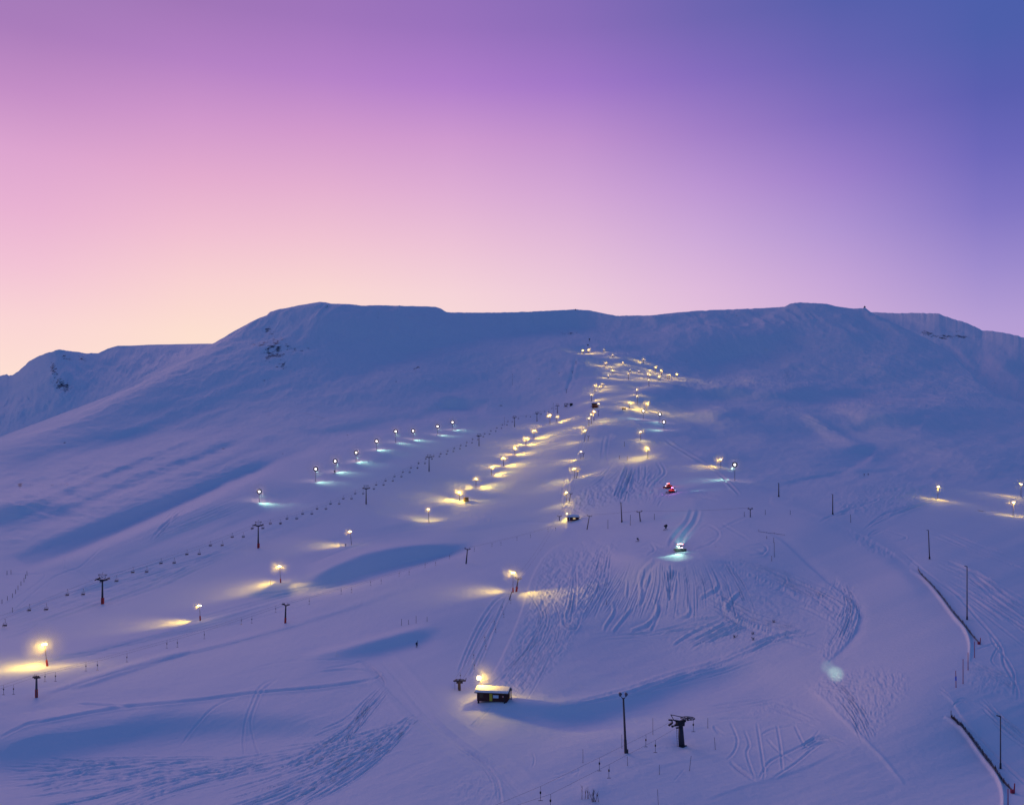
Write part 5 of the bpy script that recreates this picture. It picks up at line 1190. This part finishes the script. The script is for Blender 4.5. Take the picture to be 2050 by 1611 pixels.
# cairns and posts on the skyline
def cairn(px, py, hh, rr, label):
    p = at(px, py); m = MB(); rr_ = random.Random(int(px))
    for lv in range(7):
        t = lv / 7
        for a in range(max(1, int(6 * (1 - t)))):
            an = a * math.tau / max(1, int(6 * (1 - t))) + lv
            m.box((math.cos(an) * rr * (1 - t) * .7, math.sin(an) * rr * (1 - t) * .7, hh * (t + .05)), (rr * .8 * (1.1 - t), rr * .7 * (1.1 - t), hh / 6), rz=rr_.uniform(0, 3))
    return tag(m.build("cairn", mat("dark_stone", (.05, .045, .05), .9)), label, "cairn")
o = cairn(1152, 621, 4.5, 1.6, "small dark stone cairn on the skyline above the ski runs"); o.location = at(1152, 621.5)
o = cairn(1731, 618.5, 4.5, 2.4, "pointed dark cairn on the skyline at the right-hand summit"); o.location = at(1731, 619)
for px, py, hh, lb in [(1180,685,5,"upper one of two tiny dark signposts above the topmost lamps"),(1177,694,4,"lower one of two tiny dark signposts above the topmost lamps")]:
    p = at(px, py); e = empty("signpost", p, lb, "signpost"); MB().tube((0, 0, 0), (0, 0, hh), .4).build("pole", M_STEEL, e); MB().box((0, 0, hh), (3.0, .3, 2.4)).build("panel", M_BLACK, e)

# ---------------------------------------------------------------- snow groomers
M_GRED = mat("glowing_red_groomer_paint", (.75, .05, .02), .4, emit=(1, .08, .02), es=.12); M_GPUR = mat("violet_groomer_paint", (.16, .05, .30), .4); M_BEACON = mat("lit_beacon", (.9, .1, .1), .4, emit=(1, .12, .08), es=7); M_BEACV = mat("lit_violet_lamp", (.5, .1, .8), .4, emit=(.8, .25, 1), es=9)  # the red body paint is given a faint glow of its own
def groomer(px, py, label, rz, paint, front_lights, rear_lights=0, beacon=True, k=1.0):
    p = at(px, py); e = empty("snow_groomer", p, label, "snow groomer", rz=rz, group="snow groomers at work"); e.scale = (k, k, k)
    for sx in (-1.45, 1.45):
        m = MB()
        prof = [(-2.3, .45), (-1.9, .05), (1.9, .05), (2.4, .5), (2.2, .95), (-1.9, .95)]
        m.prism(prof, sx - .55, sx + .55)
        for q in range(12): m.box((sx, -2.0 + q * .36, .02), (1.2, .08, .12))
        for q in range(5): m.tube((sx - .58, -1.7 + q * .85, .42), (sx + .58, -1.7 + q * .85, .42), .34, .34, 12)
        m.build("track", M_BLACK, e)
    MB().prism([(-2.0, .8), (2.1, .8), (2.1, 1.7), (.2, 1.8), (-1.9, 1.35)], -1.15, 1.15).box((0, 1.4, 1.9), (2.0, 1.2, .35)).build("body", paint, e)
    c = MB().prism([(-1.65, 1.35), (.5, 1.4), (.45, 2.85), (-1.0, 2.85)], -1.05, 1.05).build("cab", paint, e)
    MB().box((0, -1.36, 2.2), (1.8, .06, 1.0), rx=-.42).box((1.07, -.5, 2.25), (.05, 1.1, .8)).box((-1.07, -.5, 2.25), (.05, 1.1, .8)).build("window", M_GLASS, c)
    MB().box((0, -.9, 2.95), (2.3, .18, .14)).box((0, .4, 2.95), (2.3, .14, .14)).box((-.9, -.2, 3.0), (.1, 1.4, .1)).box((.9, -.2, 3.0), (.1, 1.4, .1)).build("roof_rack", M_BLACK, e)
    for i in range(front_lights): MB().tube((-.95 + 1.9 * i / max(1, front_lights - 1), -1.0, 3.05), (-.95 + 1.9 * i / max(1, front_lights - 1), -1.12, 3.05), .17, .19, 10).build("headlight", M_LCOOL, e)
    for x in (-.85, -.3, .3, .85)[:4 if front_lights > 3 else 2]: MB().tube((x, -2.0, 1.55), (x, -2.12, 1.55), .15, .17, 10).build("headlight", M_LCOOL, e)
    if beacon: MB().tube((.3, .2, 3.0), (.3, .2, 3.4), .22, .2, 10).build("beacon", M_BEACON, e)
    if paint is M_GPUR:
        for x in (-1.15, 1.15): MB().box((x, -.95, 3.0), (.35, .2, .25)).build("beacon", M_BEACON, e)
    if beacon and paint is M_GRED: MB().ball((-.6, -.2, 3.25), .30, 10, 6).build("beacon", M_BEACV if px > 1343 else M_BEACON, e)
    MB().prism([(-3.3, .05), (-3.15, .05), (-3.0, .5), (-3.15, 1.15), (-3.3, 1.2), (-3.2, .55)], -2.4, 2.4).build("blade", M_BLACK, e)
    MB().box((-.8, -2.6, .6), (.18, 1.3, .18)).box((.8, -2.6, .6), (.18, 1.3, .18)).build("blade_arm", M_BLACK, e)
    MB().box((0, 3.2, .45), (4.6, .8, .5)).box((0, 3.8, .2), (4.6, .7, .1)).box((-.5, 2.6, .6), (.2, 1.0, .2)).box((.5, 2.6, .6), (.2, 1.0, .2)).build("tiller", M_BLACK, e)
    for x in (-1.2, 1.2): MB().path([(x, -.9, 2.6), (x * 1.35, -1.1, 2.6), (x * 1.4, -1.1, 2.2)], .05).build("mirror", M_BLACK, e)
    return e, p
e, p = groomer(1361, 1103, "snow groomer with rows of white lights driving towards the camera on the mound", -.05, M_GPUR, 5, k=.95)
def toward(e_, loc, q):
    w_ = e_.location + e_.rotation_euler.to_matrix() @ (Vector(loc) * e_.scale.x)
    return e_.rotation_euler.to_matrix().inverted() @ (q - w_)
lamp_light(e, (-1.0, -3.6, 2.6), 11000, COOL, .3, (toward(e, (-1.0, -3.6, 2.6), at(1336, 1121)), 62), "headlight_beam")
lamp_light(e, (0, -3.6, 2.6), 500, COOL, .3, ((0, -1, -1.2), 120), "headlight_beam")
lamp_light(e, (0, 4.6, 3.0), 80000, (.35, 1, .78), .3, (toward(e, (0, 4.6, 3.0), at(1367, 1069)), 17), "work_light_beam")
HALOS.append((p + Vector((0, -4, 2)), 5.0))  # sphere added for the glow in front of the groomer
e, p = groomer(1339, 977, "upper red snow groomer of the pair, facing left", -1.35, M_GRED, 2)
lamp_light(e, (0, -2.6, 2.2), 5000, (.4, 1, .85), .3, ((0, -3, -.35), 45), "headlight_beam"); lamp_light(e, (-1.8, .5, 3.3), 350, (1, .1, .05), .2)
e, p = groomer(1345, 986, "lower red and violet lit snow groomer of the pair, facing right", 1.35, M_GRED, 2)
lamp_light(e, (0, -2.6, 2.2), 6000, (.4, 1, .85), .3, ((0, -3, -.30), 38), "headlight_beam"); lamp_light(e, (-1.8, .2, 3.4), 350, (.9, .15, .7), .2)
# ---------------------------------------------------------------- snow guns
def snow_gun(px, py, label, k, rz):
    p = at(px, py); e = empty("snow_gun", p, label, "snow gun", rz=rz, group="snow guns"); e.scale = (k, k, k)
    MB().tube((0, -.75, 1.9), (0, .6, 1.75), .55, .42, 16).torus((0, -.75, 1.9), .55, .07, 'Y', 18).build("fan_barrel", M_STEEL, e, True)
    MB().tube((0, 0, .5), (0, 0, 1.5), .12).box((0, 0, 1.5), (.9, .2, .12)).box((-.45, 0, 1.7), (.08, .2, .5)).box((.45, 0, 1.7), (.08, .2, .5)).build("yoke", M_STEEL, e)
    MB().tube((0, 0, .6), (-1.3, -.6, .05), .07).tube((0, 0, .6), (1.3, -.6, .05), .07).tube((0, 0, .6), (0, 1.3, .05), .07).box((0, -.6, .06), (3.2, .16, .1)).build("base_frame", M_STEEL, e)
    MB().box((.5, .3, 1.0), (.4, .5, .6)).build("control_box", M_BLACK, e)
snow_gun(1332, 1061, "black snow gun on a tripod uphill of the lit groomer", 1.15, .4)
snow_gun(1277, 1084, "small dark snow gun on the lip left of the lit groomer", .75, -.5)
snow_gun(670, 948, "tiny dark snow gun at the foot of the third globe lamp", 1.1, 0)
# ---------------------------------------------------------------- marker poles, bamboo, fences
def marker(px, py, tp, label, ln=0.0, m_=None, r=None, group="thin marker poles", band=None):
    p = at(px, py); h = hgt(p, py - tp); e = empty("marker_pole", p - Vector((0, 0, .05)), label, "marker pole", group=group, lean=ln)
    rr = r or max(.03, p.y * .00026)
    MB().tube((0, 0, -.3), (0, 0, h), rr, rr * .8, 6).build("pole", m_ or M_POLE, e)
    MB().tube((0, 0, -.1), (0, 0, .15), rr * 1.8, rr * 1.2, 6).build("foot", m_ or M_POLE, e)
    if band: MB().tube((0, 0, h * .42), (0, 0, h * .66), rr * 1.9, rr * 1.9, 6).build("band", mat("blue_band", (.02, .10, .6), .6), e)
for px, py, tp, ln, lb in [(1167,1527,1499,0,"bamboo pole alone left of the tall near lamp pole"),(1245,1497,1469,0,"bamboo pole immediately left of the tall near lamp pole"),(1307,1469,1436,0,"bamboo pole between the near lamp pole and the wheel station, farthest uphill"),
    (1256,1532,1513,0,"short thin stick below the foot of the tall near lamp pole"),(1320,1550,1530,0,"short stick below and left of the wheel station"),(1380,1543,1512,.12,"leaning bamboo pole below the wheel station"),(1318,1612,1578,-.05,"pole cut by the bottom picture edge below the wheel station"),
    (1417,1457,1436,0,"bamboo pole right of the big wheel"),(1432,1500,1475,-.06,"bamboo pole right of the wheel station column"),(1214,1210,1200,0,"tiny stick on the ploughed mound"),
    (836,1292,1281,0,"faint stick above the bank left of the near hut"),(1550,1115,1085,0,"tall stick in the curved groomer tracks"),(1545,1123,1112,0,"short stick below the curved groomer tracks"),(1549,1086,1075,0,"upper stick beside the low dark fence"),
    (1535,1078,1072,0,"tiny stick under the low dark fence"),(1490,1034,1024,0,"short post left of the crest lift tower"),(1310,1040,1028,0,"short post right of the left leaning lift tower"),(1217,1058,1040,0,"faint post right of the strongly leaning lift tower"),
    (1262,1052,1030,0,"faint post left of the left leaning lift tower"),(1703,1047,1030,0,"faint post below the second unlit pole"),(1582,1030,1021,0,"small sticks at the crest bend"),(1532,1030,1020,0,"stick on the crest right of its lift tower"),(1240,918,910,0,"left tiny post in the terrain park"),
    (1256,921,912,0,"right tiny post in the terrain park"),(1250,894,884,0,"tiny post above the terrain park"),(541,1170,1160,0,"thin stick left of the third piste floodlight"),(25,1225,1215,0,"thin stick at the left picture edge under the chairs")]:
    marker(px, py, tp, lb, ln)
for k_, (px, py) in enumerate([(54,1151),(51,1158),(48,1165),(42,1172),(36,1180),(31,1188),(25,1196),(15,1202),(4,1208),(22,1149),(14,1150)]):
    marker(px, py, py - 9, f"{words_n(k_)} thin pole of the curved line of poles at the left picture edge", group="curved line of poles at the left edge")
for k_, (px, py, tp) in enumerate([(804,1252,1238),(818,1250,1240),(833,1247,1232),(855,1244,1234)]):
    marker(px, py, tp, f"{words_n(k_)} faint stick from the left on the small ridge above the near hut", group="sticks on the small ridge")
M_REDP = mat("red_pole", (.40, .02, .05), .6)
for px, py, tp, ln, lb, bd in [(1951,1316,1283,0,"red gate pole nearest the red fence end post",0),(1938,1341,1305,0,"second red gate pole right of the piste edge",0),(1928,1368,1318,0,"tallest dark red gate pole at the piste edge",0),(1914,1375,1341,-.02,"red gate pole with a blue band",1),
    (2018,1612,1578,0,"left red pole at the lower right bottom edge",0)]:
    marker(px, py, tp, lb, ln, M_REDP, .07, "red gate poles at the right-hand piste", bd)
def snow_fence(pts, hh, label, end_red=True, dense=True, seg=7):
    e = empty("snow_fence", at(*pts[len(pts) // 2]), label, "fence"); o = e.location.copy()
    P = [at(float(a), float(b)) - o for a, b in smooth_pts(pts, seg)]
    rf = random.Random(len(pts)); n = len(P); net = MB()
    hs = [hh * (.35 + .65 * math.sin(math.pi * min(1, (i + 1) / n * 1.05)) ** .6) * rf.uniform(.8, 1.15) for i in range(n)]
    for lv in range(5 if dense else 2):
        net.path([p + Vector((rf.uniform(-.06, .06), 0, .08 + h_ * lv / 4.2)) for p, h_ in zip(P, hs)], .024 if dense else .022, 4)
    for i in range(n - 1):
        for q in range(4):
            t = q / 4; a = P[i].lerp(P[i + 1], t); h_ = hs[i] * (1 - t) + hs[i + 1] * t
            net.tube(a + Vector((0, 0, -.05)), a + Vector((rf.uniform(-.12, .12), 0, h_)), .022, .022, 4)
            if dense: net.tube(a + Vector((0, 0, .0)), P[i].lerp(P[i + 1], min(1, t + .25)) + Vector((0, 0, h_ * .9)), .02, .02, 4)
    net.build("netting", M_STEEL, e)
    for i in range(0, n, 3): MB().tube(P[i] + Vector((0, 0, -.3)), P[i] + Vector((0, 0, hs[i] + .25)), .05, .04, 6).build("post", M_STEEL, e)
    if end_red:
        MB().tube(P[-1] + Vector((0, 0, -.2)), P[-1] + Vector((.1, 0, 1.5)), .12, .08, 8).box(P[-1] + Vector((-.25, 0, .3)), (.5, .3, .5)).build("end_post", M_REDP, e)
    MB().tube(P[0] + Vector((0, 0, -.2)), P[0] + Vector((0, 0, 1.2)), .06, .05, 6).build("first_post", M_STEEL, e)
snow_fence([(1838,1140),(1848,1158),(1868,1178),(1886,1200),(1905,1226),(1925,1248),(1942,1268),(1962,1290)], .8, "upper dark netting snow fence curving along the right-hand piste edge")
snow_fence([(1904,1435),(1912,1446),(1930,1466),(1950,1492),(1970,1518),(1990,1545),(2010,1567),(2030,1588)], .75, "lower dark netting snow fence curving along the right-hand piste edge")
snow_fence([(1519,1064),(1535,1066),(1550,1067),(1571,1070)], .35, "short low dark fence on the slope below the groomed crest", False, False, 3)
snow_fence([(610,827),(625,831),(640,836),(652,840)], 1.2, "short dark fence far up on the shoulder above the globe lamps", False, False, 2)
# ---------------------------------------------------------------- bare twigs
def shrub(px, py, hh, n, label, spread=.35, m_=None):
    p = at(px, py); m = MB(); r_ = random.Random(int(px * 7 + py))
    for i in range(n):
        a = r_.uniform(-1, 1) * spread; b = r_.uniform(-.5, .5) * spread; x = r_.uniform(-.9, .9) * hh * .4; h_ = hh * r_.uniform(.55, 1)
        tip = Vector((x + a * h_, b, h_)); m.tube((x, 0, -.1), tip, .045, .02, 5)
        for q in range(2):
            t = r_.uniform(.4, .8); s_ = Vector((x, 0, 0)).lerp(tip, t); m.tube(s_, s_ + Vector((r_.uniform(-.3, .3) * hh * .4, 0, h_ * .28)), .025, .012, 4)
    o = m.build("bare_shrub", m_ or M_TWIG); o.location = p - Vector((0, 0, .1)); return tag(o, label, "shrub", "bare shrubs in the snow")
shrub(1171, 1600, 2.2, 4, "upright reddish bare twigs at the bottom edge, left of their pair", .12); shrub(1188, 1606, 2.3, 7, "spreading reddish bare twigs at the bottom edge, right of their pair", .4)
for px, py, lb in [(1470,1277,"dark twiggy shrub poking out of the ploughed mound"),(1507,1270,"upper dark shrub at the right end of the ploughed mound"),(1508,1281,"lower dark shrub at the right end of the ploughed mound"),(1550,1246,"tiny shrub near the crossing tracks")]:
    shrub(px, py, 1.0, 9, lb, .9, M_BLACK)
# greenish patch on the piste crossing: narrow beams added beside the camera, source unseen
d_ = at(1672, 1349) - Vector((1.5, -1, -.5))
lamp_light(None, (1.5, -1, -.5), 1500000, (.60, 1, .62), .1, (d_, 1.1), "added_patch_beam", 1.0)
lamp_light(None, (1.5, -1, -.5), 1100000, (.60, 1, .62), .1, (d_ + Vector((1.3, 2.5, -.4)), 1.0), "added_patch_beam", 1.0)
lamp_light(None, (1.5, -1, -.5), 800000, (.60, 1, .62), .1, (d_ + Vector((-1.6, 0, 1.5)), .8), "added_patch_beam", 1.0)
# ================================================================ scattering spheres added for the glow round the lamps
mm = bpy.data.materials.new("lamp_halo"); mm.use_nodes = True; n_ = mm.node_tree; n_.nodes.clear()
o_ = n_.nodes.new("ShaderNodeOutputMaterial"); v_ = n_.nodes.new("ShaderNodeVolumePrincipled"); n_.links.new(v_.outputs[0], o_.inputs["Volume"])
v_.inputs["Color"].default_value = (.9, .9, .92, 1); v_.inputs["Anisotropy"].default_value = 0.0
def layer(k, dens):
    m_ = mm.copy(); m_.node_tree.nodes["Principled Volume"].inputs["Density"].default_value = dens
    ms = MB()
    for i, (c, r_) in enumerate(HALOS):
        others = [(c - c2).length for j, (c2, _) in enumerate(HALOS) if j != i]
        ms.ball(c, min(r_, min(others) * .49) * k, 20, 12)
    o = ms.build("lamp_halo", m_, None, True); o["kind"] = "stuff"; o["label"] = "added scattering spheres that make the halos round the lamps"
for k_, d_ in ((1.0, .006), (.8, .006), (.6, .007), (.4, .008)): layer(k_, d_)
print("things", sum(1 for x in C.objects if x.parent is None), "all", len(C.objects))
